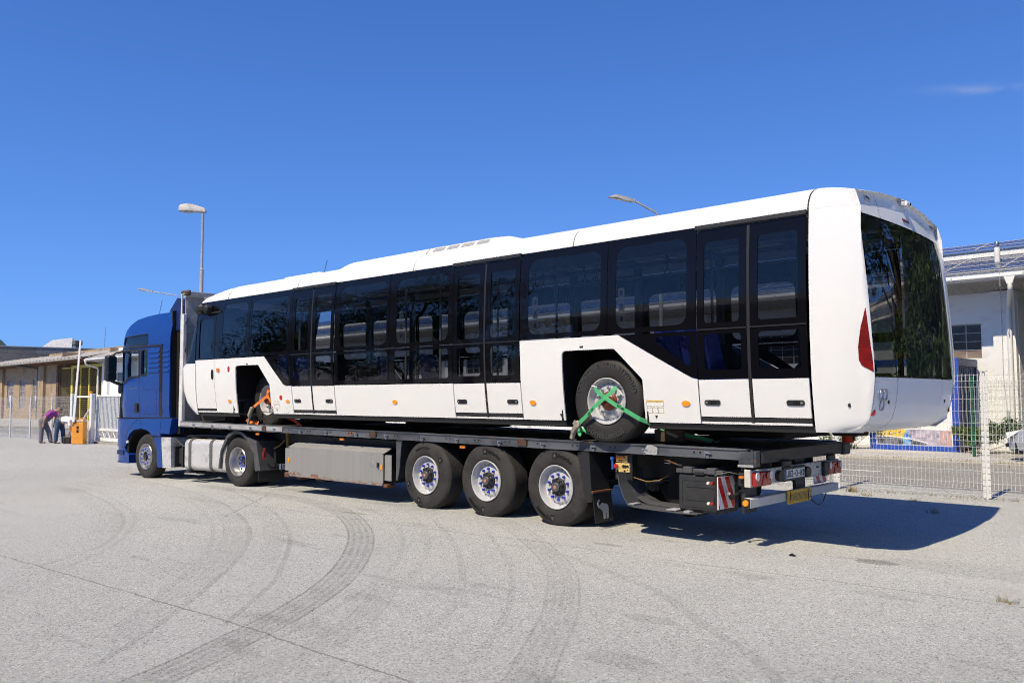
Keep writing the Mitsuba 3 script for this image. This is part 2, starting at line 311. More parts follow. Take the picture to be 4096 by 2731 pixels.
def put(parent, name, mesh, mat, smooth=30, label=None, kind=None, group=None):
    """one mesh = one entry: a part when parent is given"""
    if isinstance(mesh, (list, tuple)):
        gs = groups_of(mesh) if parent and kind is None else [mesh]
        if 1 < len(gs) <= 60: return [put(parent, name, cat(list(g_)), mat, smooth, label, kind, group) for g_ in gs][0]
        mesh = cat(list(mesh))
    key = num(parent+'__'+name if parent else name)
    if isinstance(mesh, m3.Manifold): mesh = of(mesh)
    M = FR[-1]; v = mesh.vertices @ M[:3, :3].T+M[:3, 3]
    f = mesh.faces
    if np.linalg.det(M[:3, :3]) < 0: f = f[:, ::-1]
    scene[key] = mikit.ply(tm(v, f), mat, smooth=smooth)
    if label or kind or group: lab(key, label, None, group, kind)
    return key
def struct(name, mesh, mat, smooth=False, label=None):
    k = put(None, name, mesh, mat, smooth); lab(k, label, None, None, 'structure'); return k
def bx(x0, x1, y0, y1, z0, z1, c=0.):
    if c <= 0:
        v = np.array([[x, y, z] for x in (x0, x1) for y in (y0, y1) for z in (z0, z1)], float)
        f = [[0, 1, 3], [0, 3, 2], [4, 6, 7], [4, 7, 5], [0, 4, 5], [0, 5, 1], [2, 3, 7], [2, 7, 6], [0, 2, 6], [0, 6, 4], [1, 5, 7], [1, 7, 3]]
        return tm(v, f)
    c = min(c, .49*min(x1-x0, y1-y0, z1-z0)); pts = []
    for x, sx in ((x0, 1), (x1, -1)):
        for y, sy in ((y0, 1), (y1, -1)):
            for z, sz in ((z0, 1), (z1, -1)):
                pts += [(x, y+sy*c, z+sz*c), (x+sx*c, y, z+sz*c), (x+sx*c, y+sy*c, z)]
    return trimesh.Trimesh(pts).convex_hull
def hull(pts): return trimesh.Trimesh(np.asarray(pts, float)).convex_hull
def rpoly(p, r, q=4):
    P = Polygon(p); return P.buffer(-r, join_style=2).buffer(r, quad_segs=q)
def rrect(x0, x1, z0, z1, r=.05, q=4): return sbox(x0+r, z0+r, x1-r, z1-r).buffer(r, quad_segs=q)
def _ext(poly, h):
    polys = poly.geoms if hasattr(poly, 'geoms') else [poly]
    return cat([trimesh.creation.extrude_polygon(p, h, engine='earcut') for p in polys])
def exY(poly, y0, y1):                 # polygon in (x, z) extruded along y
    m = _ext(poly if not isinstance(poly, list) else Polygon(poly), y1-y0); v = m.vertices
    return tm(np.c_[v[:, 0], y0+v[:, 2], v[:, 1]], m.faces[:, ::-1])
def exX(poly, x0, x1):                 # polygon in (y, z) extruded along x
    m = _ext(poly if not isinstance(poly, list) else Polygon(poly), x1-x0); v = m.vertices
    return tm(np.c_[x0+v[:, 2], v[:, 0], v[:, 1]], m.faces)
def exZ(poly, z0, z1):
    m = _ext(poly if not isinstance(poly, list) else Polygon(poly), z1-z0); m.apply_translation([0, 0, z0]); return m
def tube(pts, r, n=8, cap=True):
    P = np.asarray(pts, float); R = np.broadcast_to(np.asarray(r, float), len(P)); k = len(P)
    t = np.gradient(P, axis=0); t /= np.linalg.norm(t, axis=1, keepdims=True)+1e-12
    a = np.array([0, 0, 1.]) if abs(t[0, 2]) < .9 else np.array([1., 0, 0]); V = []
    u = np.cross(t[0], a); u /= np.linalg.norm(u)
    for i in range(k):
        u = u-t[i]*(u@t[i]); u /= np.linalg.norm(u); w = np.cross(t[i], u)
        an = np.arange(n)*2*math.pi/n
        V.append(P[i]+R[i]*(np.cos(an)[:, None]*u+np.sin(an)[:, None]*w))
    V = np.vstack(V); f = []
    for i in range(k-1):
        for j in range(n):
            a0, a1, b0, b1 = i*n+j, i*n+(j+1) % n, (i+1)*n+j, (i+1)*n+(j+1) % n; f += [[a0, a1, b1], [a0, b1, b0]]
    if cap:
        V = np.vstack([V, P[:1], P[-1:]])
        for j in range(n): f += [[k*n, (j+1) % n, j], [k*n+1, (k-1)*n+j, (k-1)*n+(j+1) % n]]
    return tm(V, f)
def cyl(p0, p1, r, n=12): return tube([p0, p1], r, n)
def ribbon(pts, w, t, side):           # flat strap along pts, width direction side, thickness t
    P = np.asarray(pts, float); tt = np.gradient(P, axis=0); tt /= np.linalg.norm(tt, axis=1, keepdims=True)
    S = np.broadcast_to(np.asarray(side, float), P.shape); S = S-tt*(S*tt).sum(1, keepdims=True); S = S/np.linalg.norm(S, axis=1, keepdims=True); Nn = np.cross(tt, S)
    q = [P+S*w/2+Nn*t/2, P-S*w/2+Nn*t/2, P-S*w/2-Nn*t/2, P+S*w/2-Nn*t/2]; k = len(P); V = np.vstack(q); f = []
    for i in range(k-1):
        for j in range(4):
            a, b = j*k+i, ((j+1) % 4)*k+i; f += [[a, b, b+1], [a, b+1, a+1]]
    f += [[0, k, 2*k], [0, 2*k, 3*k], [k-1, 3*k-1, 2*k-1], [k-1, 4*k-1, 3*k-1]]
    return tm(V, f)
def lathe(prof, n=40, axis='y'):       # prof: (axial, radius) along +y
    P = np.asarray(prof, float); k = len(P); an = np.arange(n)*2*math.pi/n
    V = np.stack([P[:, 1][None]*np.cos(an)[:, None], np.broadcast_to(P[:, 0], (n, k)), P[:, 1][None]*np.sin(an)[:, None]], -1).reshape(-1, 3); f = []
    for i in range(n):
        for j in range(k-1):
            a, b = i*k+j, ((i+1) % n)*k+j; f += [[a, b+1, b], [a, a+1, b+1]]
    if axis == 'z': V = V[:, [0, 2, 1]]; f = [x[::-1] for x in f]
    return tm(V, np.array(f)[:, ::-1])
def grid(A):                           # (n, m, 3) points to a sheet
    A = np.asarray(A, float); n, m = A.shape[:2]; i = np.arange(n*m).reshape(n, m)
    a, b, c, d = i[:-1, :-1].ravel(), i[1:, :-1].ravel(), i[1:, 1:].ravel(), i[:-1, 1:].ravel()
    return tm(A.reshape(-1, 3), np.vstack([np.c_[a, b, c], np.c_[a, c, d]]))
def refine(mesh, l): return of(to_man(mesh).refine_to_length(l))
def textY(s, h, x, y, z, depth=.003, bold=False, flip=False):    # lettering that faces -y
    m = meshkit.text_mesh(s, h, depth, bold); v = m.vertices; return tm(np.c_[x+v[:, 0], y-v[:, 2], z+v[:, 1]], m.faces)
def textX(s, h, x, y, z, depth=.003, bold=False, sq=1.):         # lettering that faces +x
    m = meshkit.text_mesh(s, h, depth, bold); v = m.vertices; return tm(np.c_[x+v[:, 2], y+v[:, 0]*sq, z+v[:, 1]], m.faces)
def text_arc(s, h, r, ang, y, depth=.002, bold=True, upright=True):  # on a wheel face that looks to -y, centred at angle ang (0 = top)
    m = meshkit.text_mesh(s, h, depth, bold); v = m.vertices.copy(); v[:, 0] -= (v[:, 0].min()+v[:, 0].max())/2
    m = refine_simple(tm(v, m.faces), .02); v = m.vertices
    R = r+v[:, 1] if upright else r+h-v[:, 1]; th = ang+(v[:, 0]/r if upright else -v[:, 0]/r)
    return tm(np.c_[R*np.sin(th), y-v[:, 2], R*np.cos(th)], m.faces)
def refine_simple(m, l):
    try: v, f = trimesh.remesh.subdivide_to_size(m.vertices, m.faces, l, 6); return tm(v, f)
    except Exception: return m
# ------------------------------------------------------------------ ground, road, verge, hill
def sheet(xs, ys, dz=0.): 
    X, Y = np.meshgrid(np.asarray(xs, float), np.asarray(ys, float), indexing='ij'); return grid(np.stack([X, Y, gz(X)+dz], -1))
XS = np.r_[-3000, -1200, -500, -300, np.arange(-200, -30, 10), np.arange(-30, 14, 1.), np.arange(14, 60, 6), 120, 400, 3000]
struct('ground', sheet(XS, [-3000, -800, -200, -60, -30, -15, -8, -3, 0, 4, 8, 14, 20, 40, 100, 400, 1500, 3000]), 'yard_paving', True, 'pale grey sunlit yard paving with curved dark tyre marks')
XR = np.r_[-140, -110, np.arange(-90, 60, 3.)]
struct('road', sheet(XR, [8.3, 11, 13.7], .004), 'road_asphalt', True)
struct('verge', sheet(XR, [13.86, 14.5, 15.3], .03), 'verge_soil', True)
struct('pavement', sheet(XR, [15.3, 18, 24], .006), 'apron', True)
for i in range(-14, 12):               # kerb stones along the far side of the road
    x0 = i*1.0+.01
    put('kerb', 'kerb_stone', bx(x0, x0+.994, 13.70, 13.86, gz(x0)-.1, gz(x0)+.11, .012), 'kerb_stone', False)
lab('kerb', None, None, None, 'structure')
for i in range(-14, 6):
    struct('road_marking', sheet([i*6.+.0, i*6.+3.], [11.0, 11.13], .008), 'road_paint', False)
a = np.linspace(0, 2*math.pi, 160); rr = np.linspace(0, 1, 30)
A = np.array([[(-760+260*r*math.cos(t), 120+130*r*math.sin(t), 84*(1-r**1.6)*(.86+.34*meshkit.fbm([r*9*math.cos(t)+5, r*9*math.sin(t), 0], 4))-3) for t in a] for r in rr])
struct('hill', grid(A)
, 'hill_green', True, 'wooded hill far away above the roof at the left edge')
def tilt(m, o, ang, ax):
    m = m.copy(); m.apply_transform(trimesh.transformations.rotation_matrix(ang, ax, o)); return m
# ------------------------------------------------------------------ wheels (outer face at y = 0 looking to -y, hub at the origin)
def tyre_mesh(R, w, rr, ground=None, grooves=4):
    s = R-rr
    pr = [(.035, rr-.004), (.012, rr+.02), (.002, rr+.25*s), (0, rr+.45*s), (.004, rr+.62*s), (.016, rr+.80*s), (.030, rr+.90*s), (.055, R-.006)]
    gw, x = .011, .075
    step = (w-2*x)/grooves
    tread = [(x-.01, R)]
    for i in range(grooves):
        g = x+step*(i+.5); tread += [(g-gw/2, R), (g-gw/2+.002, R-.013), (g+gw/2-.002, R-.013), (g+gw/2, R)]
    pr += tread+[(w-x+.01, R), (w-.055, R-.006), (w-.03, rr+.90*s), (w-.016, rr+.80*s), (w-.002, rr+.55*s), (w, rr+.4*s), (w-.012, rr+.05), (w-.035, rr-.004)]
    m = lathe(pr, 72); v = m.vertices.copy()
    if ground is not None:             # flattened where it stands
        k = np.clip((v[:, 2]-(-ground-.10))/-.10+0, 0, 1); low = v[:, 2] < -ground
        bul = np.clip((-v[:, 2]-ground+.14)/.14, 0, 1)*np.clip(1-np.abs(v[:, 0])/.35, 0, 1)
        v[:, 1] = np.where(v[:, 1] < w/2, v[:, 1]-.018*bul, v[:, 1]+.018*bul); v[low, 2] = -ground
    return tm(v, m.faces)
def rim_mesh(kind, rr):
    if kind == 'trailer': pr = [(.030, rr-.004), (.004, rr+.004), (-.002, rr-.002), (0, rr-.010), (.012, rr-.018), (.05, rr-.026), (.085, rr-.028), (.105, rr-.036), (.108, .235), (.085, .214), (.075, .19), (.075, .115), (.10, .113), (.10, .18), (.13, .235), (.14, rr-.02), (.06, rr-.012)]
    elif kind == 'dual': pr = [(.030, rr-.004), (.004, rr+.004), (-.002, rr-.002), (0, rr-.011), (.012, rr-.020), (.05, rr-.030), (.15, rr-.036), (.172, rr-.05), (.178, .20), (.165, .135), (.150, .13), (.150, .09), (.19, .09), (.19, .2), (.20, rr-.02), (.06, rr-.012)]
    else: pr = [(.030, rr-.004), (.004, rr+.004), (-.002, rr-.002), (0, rr-.010), (.014, rr-.018), (.05, rr-.028), (.062, rr-.036), (.052, .232), (.012, .212), (.006, .19), (.006, .11), (.04, .108), (.04, .19), (.09, .235), (.10, rr-.02), (.06, rr-.012)]
    m = lathe(pr+[pr[0]], 60); m.merge_vertices(); man = to_man(m)
    if man.volume() < 0: man = to_man(tm(m.vertices, m.faces[:, ::-1]))
    hr, hn, hs = {'trailer': (.229, 20, .0115), 'dual': (.193, 10, .029), 'front': (.226, 10, .021)}[kind]
    for i in range(hn):
        t = (i+.5)*2*math.pi/hn
        man = man-to_man(cyl((hr*math.cos(t), -.1, hr*math.sin(t)), (hr*math.cos(t), .3, hr*math.sin(t)), hs, 10))
    return of(man)
RIMS, TYRES = {}, {}
def wheel(parent, M, kind='trailer', R=.536, w=.385, rr=.293, ground=.51, rim='rim_silver', tyre='rubber', nut='blue_cap', hub='black_plastic', cap='grey_plastic', text=None, tmat='rubber_print', far=False, name='wheel', label=None, nl=.042):
    k = num(f'{parent}__{name}')
    if label: lab(k, label)
    with frame(M):
        kk = (R, w, rr, ground)
        if kk not in TYRES: TYRES[kk] = tyre_mesh(*kk)
        put(k, 'tyre', TYRES[kk], tyre, 35)
        if (kind, rr) not in RIMS: RIMS[kind, rr] = rim_mesh(kind, rr)
        put(k, 'rim', RIMS[kind, rr], rim, 35)
        if far: return k
        y0 = {'trailer': .075, 'dual': .150, 'front': .006}[kind]; nr = {'trailer': .1675, 'dual': .105, 'front': .1675}[kind]
        ns = []
        for i in range(10):
            t = (i+.5)*2*math.pi/10; c = np.array([nr*math.cos(t), y0, nr*math.sin(t)])
            L = nl if nut == 'blue_cap' else .035
            mm = lathe([(0, 0), (0, .018), (-L*.7, .0175), (-L, .012), (-L, 0)] if nut == 'blue_cap' else [(0, 0), (0, .024), (-.008, .022), (-.01, .0155), (-L, .0145), (-L, 0)], 10)
            mm.apply_translation(c); ns.append(mm)
        put(k, 'lug_nuts', ns, nut, 35, kind='stuff')
        if kind == 'trailer':
            fl = [lathe([(.10, .125), (.055, .12), (.045, .10), (.03, .098), (.02, .085), (.02, 0)], 24)]
            if hub == 'black_plastic':
                for i in range(10):
                    t = i*2*math.pi/10; fl.append(bx(-.010, .010, .012, .07, .07, .112)); fl[-1].apply_transform(trimesh.transformations.rotation_matrix(t, [0, 1, 0]))
            put(k, 'hub', fl, hub, 30)
            if hub == 'black_plastic':
                put(k, 'hub_cap', lathe([(.03, .068), (-.005, .064), (-.012, .055), (-.012, 0)], 24), cap, 30)
                put(k, 'hub_badge', lathe([(-.012, .026), (-.017, .024), (-.017, 0)], 16), 'hub_cap_red', 30)
            else: put(k, 'hub_cap', lathe([(.03, .082), (-.03, .076), (-.045, .06), (-.045, 0)], 24), hub, 30)
        else: put(k, 'hub', lathe([(.2, .10), (y0+.03, .098), (y0+.02, .085), (y0+.035, .07), (y0+.02, .05), (y0-.01, .045), (y0-.01, 0)], 24), 'chassis_dark', 30)
        if text:
            ms = []
            for s, h, r, a, up in text: ms.append(text_arc(s, h, r, a, -.0005 if True else 0, .003, True, up))
            put(k, 'sidewall_lettering', ms, tmat, False)
    return k
# ------------------------------------------------------------------ semi-trailer
tr = thing('semi_trailer', 'long flatbed semi trailer with three axles carrying the white bus', 'trailer')
def rz(x): return 1.035-.0055*x        # underside of the side rail
def slab(x0, x1, y0, y1, a, b):        # a bar that follows the rail line, a..b above its underside
    m = bx(x0, x1, y0, y1, 0, 1); v = m.vertices; v[:, 2] = rz(v[:, 0])+np.where(v[:, 2] > .5, b, a); return tm(v, m.faces)
for sd in (0, 1):                      # side rails: web, bottom lip, top lip
    f = (lambda a, b: (a, b)) if sd == 0 else (lambda a, b: (2.55-b, 2.55-a))
    ms = [slab(-8.05, 5.42, *f(.012, .03), 0, .118), slab(-8.05, 5.42, *f(0, .06), -.004, .016), slab(-8.05, 5.42, *f(-.004, .08), .104, .121)]
    put(tr, 'side_rail', ms, 'rail_steel', False)
    if sd == 0:
        put(tr, 'rail_section', slab(-8.05, -4.0, -.008, .005, .018, .103), 'rail_bright', False, 'paler bare metal stretch of the side rail at the front')
        for x, w in ((-4.62, .10), (-1.29, .13), (2.03, .13)): put(tr, 'rail_post_socket', [slab(x-w/2, x+w/2, -.016, .012, .012, .112), slab(x-w/2-.02, x-w/2, -.02, .01, .02, .09), slab(x+w/2, x+w/2+.02, -.02, .01, .02, .09)], 'rust_dark', False, 'rusty post socket on the side rail')
        for x in (-7.4, -6.6, -5.9, -5.1, -4.26, -3.40, -2.61, -1.74, -.94, -.06, .72, 1.60, 2.41, 3.27, 4.06, 4.93):
            z = rz(x)+.045
            put(tr, 'lashing_hook', [cyl((x-.035, -.018, z+.02), (x+.045, -.018, z+.012), .011, 8), cyl((x-.03, -.018, z+.02), (x-.03, -.018, z-.035), .009, 8), bx(x-.018, x+.018, -.03, .0, z-.05, z-.015, .004)], 'steel', 30)
        put(tr, 'corner_bracket', [exY([(4.02, rz(4.1)+.0), (4.24, rz(4.1)+.0), (4.245, rz(4.1)+.085), (4.17, rz(4.1)+.115), (4.10, rz(4.1)+.115), (4.06, rz(4.1)+.06)], -.014, -.004)]+[cyl((x, -.022, rz(4)+.05), (x, -.012, rz(4)+.05), .012, 8) for x in (4.15, 4.205)], 'rail_bright', False)
        put(tr, 'rail_end_plate', [bx(5.32, 5.50, -.010, .005, .95, 1.10, .004), bx(5.50, 5.53, -.005, .10, .93, 1.11, .006)]+[cyl((x, -.016, z), (x, -.008, z), .012, 8) for x in (5.36, 5.45) for z in (.98, 1.03, 1.08)], 'rail_steel', False)
        put(tr, 'rail_end_lit_edge', bx(5.31, 5.50, -.016, .01, .925, .952, .003), 'rail_bright', False)  # pale strip paints the sunlit bottom edge of the end plate
        ds = [cyl((x, -.0005, rz(x)+.06), (x, .013, rz(x)+.06), .009, 6) for i in range(15) for x in (-3.8+.61*i, -3.72+.61*i)]
        put(tr, 'rail_bolts', ds, 'black_matte', False, kind='stuff')
for i in range(9):                     # deck boards
    y0 = .085+i*.266; put(tr, 'deck_board', slab(-8.0, 5.45, y0, y0+.258, .085, .113), 'deck_wood', False)
put(tr, 'rear_crossbeam', [bx(5.45, 5.55, .12, 2.50, .965, 1.115, .01), bx(5.50, 5.58, 2.40, 2.62, .95, 1.10, .02)]+[bx(5.55, 5.60, y, y+.22, .90, .985, .02) for y in (.55, 1.85)], 'chassis_dark', 30)
cm = [slab(x, x+.06, .05, 2.5, -.01, .09) for x in np.arange(-7.9, 5.4, .62)]
put(tr, 'cross_members', cm, 'chassis_dark', False, kind='stuff')
for y in (.62, 1.80):
    put(tr, 'main_beam', [exY([(-7.9, 1.0), (5.4, 1.0), (5.4, .72), (2.8, .60), (-3.5, .60), (-5.2, .86), (-7.9, .90)], y, y+.02), exY([(-5.2, .86), (-3.5, .60), (2.8, .60), (5.4, .72), (5.4, .705), (2.8, .585), (-3.5, .585), (-5.2, .845)], y-.06, y+.08)], 'chassis_dark', False)
put(tr, 'inner_fascia', bx(-3.6, -.9, .34, .36, .86, .99), 'chassis_dark', False)
put(tr, 'landing_gear', [bx(-3.3, -3.12, .35, .52, .22, 1.0, .01), bx(-3.3, -3.12, 2.03, 2.2, .22, 1.0, .01), bx(-3.35, -3.07, .30, .57, .18, .22, .01), bx(-3.35, -3.07, 1.98, 2.25, .18, .22, .01), bx(-3.25, -3.17, .5, 2.05, .6, .68)], 'chassis_dark', 30)
TXT = {0: [('385/65 R 22.5', .034, .405, -.15, True), ('TH R 4', .036, .41, math.pi+.1, False)], 1: [('Matador', .052, .40, .40, True), ('Matador', .052, .40, math.pi+.55, False)], 2: [('Matador', .052, .40, .38, True), ('Matador', .052, .40, math.pi+.5, False)]}
def logo_block(ang, r):                # dark square with a light triangle outline moulded in the sidewall
    sq = bx(-.037, .037, -.003, .006, r-.016, r+.062); sq.apply_transform(trimesh.transformations.rotation_matrix(ang, [0, 1, 0])); return sq
def logo_tri(ang, r):
    t = Polygon([(-.024, r), (.024, r), (.004, r+.044), (-.004, r+.044)]); t = t.difference(t.buffer(-.009)); m = exY(t, -.005, -.002); m.apply_transform(trimesh.transformations.rotation_matrix(ang, [0, 1, 0])); return m
for i in range(3):
    k = wheel(tr, F((1.31*i, 0, .51)), text=TXT[i], name='wheel')
    with frame(F((1.31*i, 0, .51))):
        angs = [(-.02, 0), (math.pi+.12, 0)] if i else [(.95, 0), (math.pi+.35, 0), (-1.95, 0)]
        put(k, 'sidewall_badge', [logo_block(a, .395) for a, _ in angs], 'rubber_print', False); put(k, 'badge_mark', [logo_tri(a, .402) for a, _ in angs], 'ink_grey', False)
    wheel(tr, F((1.31*i, 2.55, .51), (-1, 0, 0), (0, -1, 0)), far=True)
    put(tr, 'axle', [cyl((1.31*i, .15, .51), (1.31*i, 2.4, .51), .075, 12), bx(1.31*i-.5, 1.31*i+.15, .58, .72, .52, .60)], 'chassis_dark', 30)
put(tr, 'mudguard_strut', [exY([(-.73, rz(0)), (-.60, rz(0)), (-.655, .53), (-.70, .38), (-.72, .38)], .03, .05), exX([(.03, rz(0)), (.45, rz(0)), (.2, .42), (.03, .38)], -.735, -.72)], 'grey_plastic', False)
put(tr, 'rear_mudguard', [exY(rpoly([(3.00, 1.0), (3.19, 1.0), (3.235, .36), (3.135, .345), (3.11, .42)], .02), .0, .40)], 'black_plastic', 30)
mf = num(tr+'__mud_flap'); lab(mf, 'black mud flap with a pale elephant figure')
put(mf, 'rubber_sheet', exX([(-.03, .49), (.37, .49), (.43, .085), (.035, .085)], 3.255, 3.267), 'black_plastic', False)
put(mf, 'clamp_bar', bx(3.25, 3.285, -.04, .38, .48, .505, .004), 'rust', False)
E = [(-.095, .42), (-.075, .425), (-.075, .405), (-.09, .385), (-.092, .36), (-.075, .345), (-.06, .36), (-.035, .375), (0, .372), (.02, .36), (.045, .36), (.075, .335), (.09, .29), (.088, .24), (.085, .175), (.055, .17), (.052, .235), (.04, .24), (.032, .175), (.005, .165), (.0, .215), (-.012, .255), (-.03, .285), (-.05, .29), (-.055, .31), (-.075, .31), (-.095, .322), (-.112, .35), (-.115, .38), (-.105, .405)]
put(mf, 'elephant_emblem', exX(Polygon([(.065+(x+.115)*1.22, .125+(z-.165)*1.02) for x, z in E]).buffer(0), 3.267, 3.270), 'ink_elephant', False)
# control panel behind the axle group
cp = num(tr+'__valve_panel')
put(cp, 'backplate', bx(3.52, 3.78, .115, .25, .66, 1.0, .01), 'black_plastic', 30)
def holes(poly, hs): 
    for x, z, r in hs: poly = poly.difference(Polygon([(x+r*math.cos(t), z+r*math.sin(t)) for t in np.linspace(0, 2*math.pi, 14)[:-1]]))
    return poly
put(cp, 'gold_plate', exY(holes(sbox(3.545, .765, 3.755, .878), [(3.66, .832, .026), (3.69, .832, .026), (3.725, .832, .022), (3.60, .815, .008), (3.625, .805, .008), (3.57, .775, .02), (3.68, .775, .018), (3.725, .79, .010)]), .098, .114), 'gold_panel', False)
put(cp, 'gold_plate', exY(holes(sbox(3.55, .892, 3.72, .97), [(3.60, .915, .012), (3.63, .915, .012)]), .098, .114), 'gold_panel', False)
put(cp, 'knob', lathe([(0, .0), (0, .028), (.05, .022), (.05, 0)], 12).apply_translation((3.565, .055, .84)), 'red_knob', 30, 'red round knob'); put(cp, 'lever', [bx(3.500, 3.525, .06, .085, .79, .93, .006), cyl((3.512, .05, .935), (3.512, .1, .935), .022, 10)], 'blue_handle', 30, 'blue lever')
put(cp, 'lamp', exY(rrect(3.565, 3.69, .925, .965, .02), .07, .098), 'amber_dark', 30, 'amber side marker lamp')
# black tool chest
tb = num(tr+'__storage_box')
put(tb, 'body', [bx(4.48, 5.06, .05, .50, .36, .815, .035), exY(Polygon(rrect(4.53, 5.05, .42, .75, .03).exterior).difference(rrect(4.55, 5.04, .445, .73, .03)), .043, .06), bx(4.60, 4.98, .041, .055, .50, .508), bx(4.60, 4.98, .041, .055, .655, .663)], 'tool_plastic', 30)
put(tb, 'lid', [bx(4.47, 4.565, .035, .51, .81, .862, .008), bx(4.565, 4.69, .030, .51, .81, .888, .010), bx(4.88, 5.00, .030, .51, .81, .888, .010), bx(4.69, 4.88, .045, .51, .81, .866, .008), bx(5.0, 5.09, .035, .51, .81, .862, .008)], 'grey_plastic', 30)
put(tb, 'latch', [bx(4.72, 4.85, .028, .06, .795, .84, .01)], 'black_plastic', 30)
put(tr, 'stick', [cyl((4.30, .06, .955), (4.50, .04, .905), .009, 8)], 'rust', 30, 'rusty rod resting above the storage box'); put(tr, 'stick_grip', cyl((4.50, .04, .905), (4.56, .035, .895), .014, 8), 'black_plastic', 30)
put(tr, 'wheel_chock_bracket', [bx(4.21, 4.29, .20, .3, .93, .94), bx(4.21, 4.29, .20, .3, .895, .905)], 'steel', False)
hp = [(3.68, .0, .74), (3.70, .0, .62), (3.76, .0, .48), (3.82, .0, .385), (3.92, .0, .362), (4.2, .0, .352), (4.6, .0, .345), (4.80, .0, .35)]
put(tr, 'side_guard', [ribbon([(x, .10, z) for x, _, z in hp], .30, .012, (0, 1, 0)), ribbon([(3.66, .35, .80), (3.70, .35, .62), (3.78, .35, .45), (3.95, .35, .38), (4.45, .35, .36)], .3, .012, (0, 1, 0))], 'grey_plastic', 20)
put(tr, 'guard_clip', [bx(3.80, 3.90, -.03, .14, .385, .395), bx(3.81, 3.815, -.03, .14, .365, .395), bx(3.89, 3.895, -.03, .14, .365, .395), bx(4.36, 4.50, -.02, .16, .362, .372), bx(4.60, 4.68, -.02, .1, .34, .372)], 'rail_bright', False)
put(tr, 'spare_wheel_cradle', [tube([(3.9, .7, .60), (4.0, .7, .42), (4.3, .7, .38), (4.7, .7, .44), (4.8, .7, .60)], .10, 8), cyl((4.35, .5, .52), (4.35, 1.9, .52), .30, 20)], 'black_matte', 30)
put(tr, 'air_hose', tube([(3.78, .16, .70), (3.95, .2, .655), (4.1, .25, .68), (4.2, .3, .74)], .006, 6), 'yellow_hose', 30)
# hazard boards
def hazard(y0, y1, z0, z1, x):
    k = num(tr+'__hazard_board'); put(k, 'plate', bx(x-.012, x, y0, y1, z0, z1), 'hi_white', False)
    B = sbox(y0+.006, z0+.006, y1-.006, z1-.006); w = (y1-y0)
    for i in range(-3, 6):
        s = Polygon([(y0+i*w*.5+.62*w, z0-.2), (y0+i*w*.5+.87*w, z0-.2), (y0+i*w*.5+.25*w-.62*w, z1+.4), (y0+i*w*.5-.62*w, z1+.4)]).intersection(B)
        if s.area > 1e-4: put(k, 'red_stripe', exX(s, x, x+.002), 'hi_red', False)
    return k
hazard(-.07, .315, .43, .80, 5.09); hazard(2.08, 2.47, .57, .71, 5.30)
put(tr, 'board_frame', [bx(5.06, 5.078, -.10, .33, .40, .82), bx(5.0, 5.06, -.03, .0, .36, .40)], 'black_plastic', False)
for z in (.73, .50): 
    k = num(tr+'__marker_lamp'); put(k, 'housing', bx(4.985, 5.055, -.12, -.085, z-.02, z+.02, .008), 'black_plastic', 30); put(k, 'lens', lathe([(0, 0), (0, .022), (-.02, .018), (-.025, 0)], 10).apply_translation((5.04, -.118, z)), 'red_lens', 30); put(k, 'clear_lens', lathe([(0, 0), (0, .02), (-.02, .016), (-.022, 0)], 10).apply_translation((4.995, -.118, z)), 'clear_lens', 30)
# rear light beam
lb = num(tr+'__light_beam'); X5 = 5.45
put(lb, 'beam', [bx(X5-.06, X5, .02, 2.53, .705, .885, .004), bx(X5-.07, X5+.004, .0, .03, .70, .90, .004)], 'cream_paint', False)
put(lb, 'rubber_buffer', [exX(Polygon([(.70+.05*math.cos(t)*1.6, .785+.065*math.sin(t)) for t in np.linspace(0, 6.28, 16)]), X5, X5+.05), exX(Polygon([(1.46+.05*math.cos(t)*1.6, .785+.065*math.sin(t)) for t in np.linspace(0, 6.28, 16)]), X5, X5+.05)], 'black_plastic', 30)
put(lb, 'bolts', [cyl((X5, y, z), (X5+.006, y, z), .006, 6) for y in (.52, .62, 1.45, 1.62, 1.75, 1.85) for z in (.725, .87)]+[cyl((X5, y, .82), (X5+.006, y, .82), .014, 8) for y in (1.81, 1.85)], 'ink', False, kind='stuff')
np_ = num(tr+'__number_plate'); put(np_, 'holder', bx(X5+.001, X5+.022, .80, 1.41, .705, .875, .008), 'black_plastic', 30)
put(np_, 'plate', bx(X5+.022, X5+.026, .835, 1.395, .735, .845), 'plate_white', False); put(np_, 'blue_band', bx(X5+.026, X5+.0275, .836, .876, .736, .844), 'plate_blue', False)
put(np_, 'characters', textX('J83-O-820', .074, X5+.026, .885, .753, .002, True, .92), 'ink', False, 'black characters on a white ground')
def tail_lamp(y0, y1):
    k = num(tr+'__tail_lamp'); put(k, 'housing', bx(X5+.002, X5+.05, y0, y1, .705, .868, .012), 'red_lens', 30)
    a = (y1-y0)
    for i, (u, r, m) in enumerate(((.10, .042, 'clear_lens'), (.30, .034, 'red_lens'), (.72, .034, 'red_lens'), (.90, .036, 'clear_lens'))):
        e = Polygon([(y0+u*a+r*math.cos(t), .82+1.2*r*math.sin(t)) for t in np.linspace(0, 6.28, 20)]); put(k, 'lens' if i else 'lens', exX(e, X5+.05, X5+.062), m, 30)
    put(k, 'reflector', exX([(y0+.36*a, .722), (y0+.66*a, .722), (y0+.51*a, .835)], X5+.05, X5+.058), 'red_reflector', False, 'triangular red reflector')
tail_lamp(.04, .44); tail_lamp(2.08, 2.50)
put(tr, 'lamp_cowl', [bx(X5+.0, X5+.05, 1.95, 2.075, .70, .88, .01), bx(5.28, X5-.06, .02, .2, .70, .86, .02)], 'black_plastic', 30)
ub = num(tr+'__underride_bar')
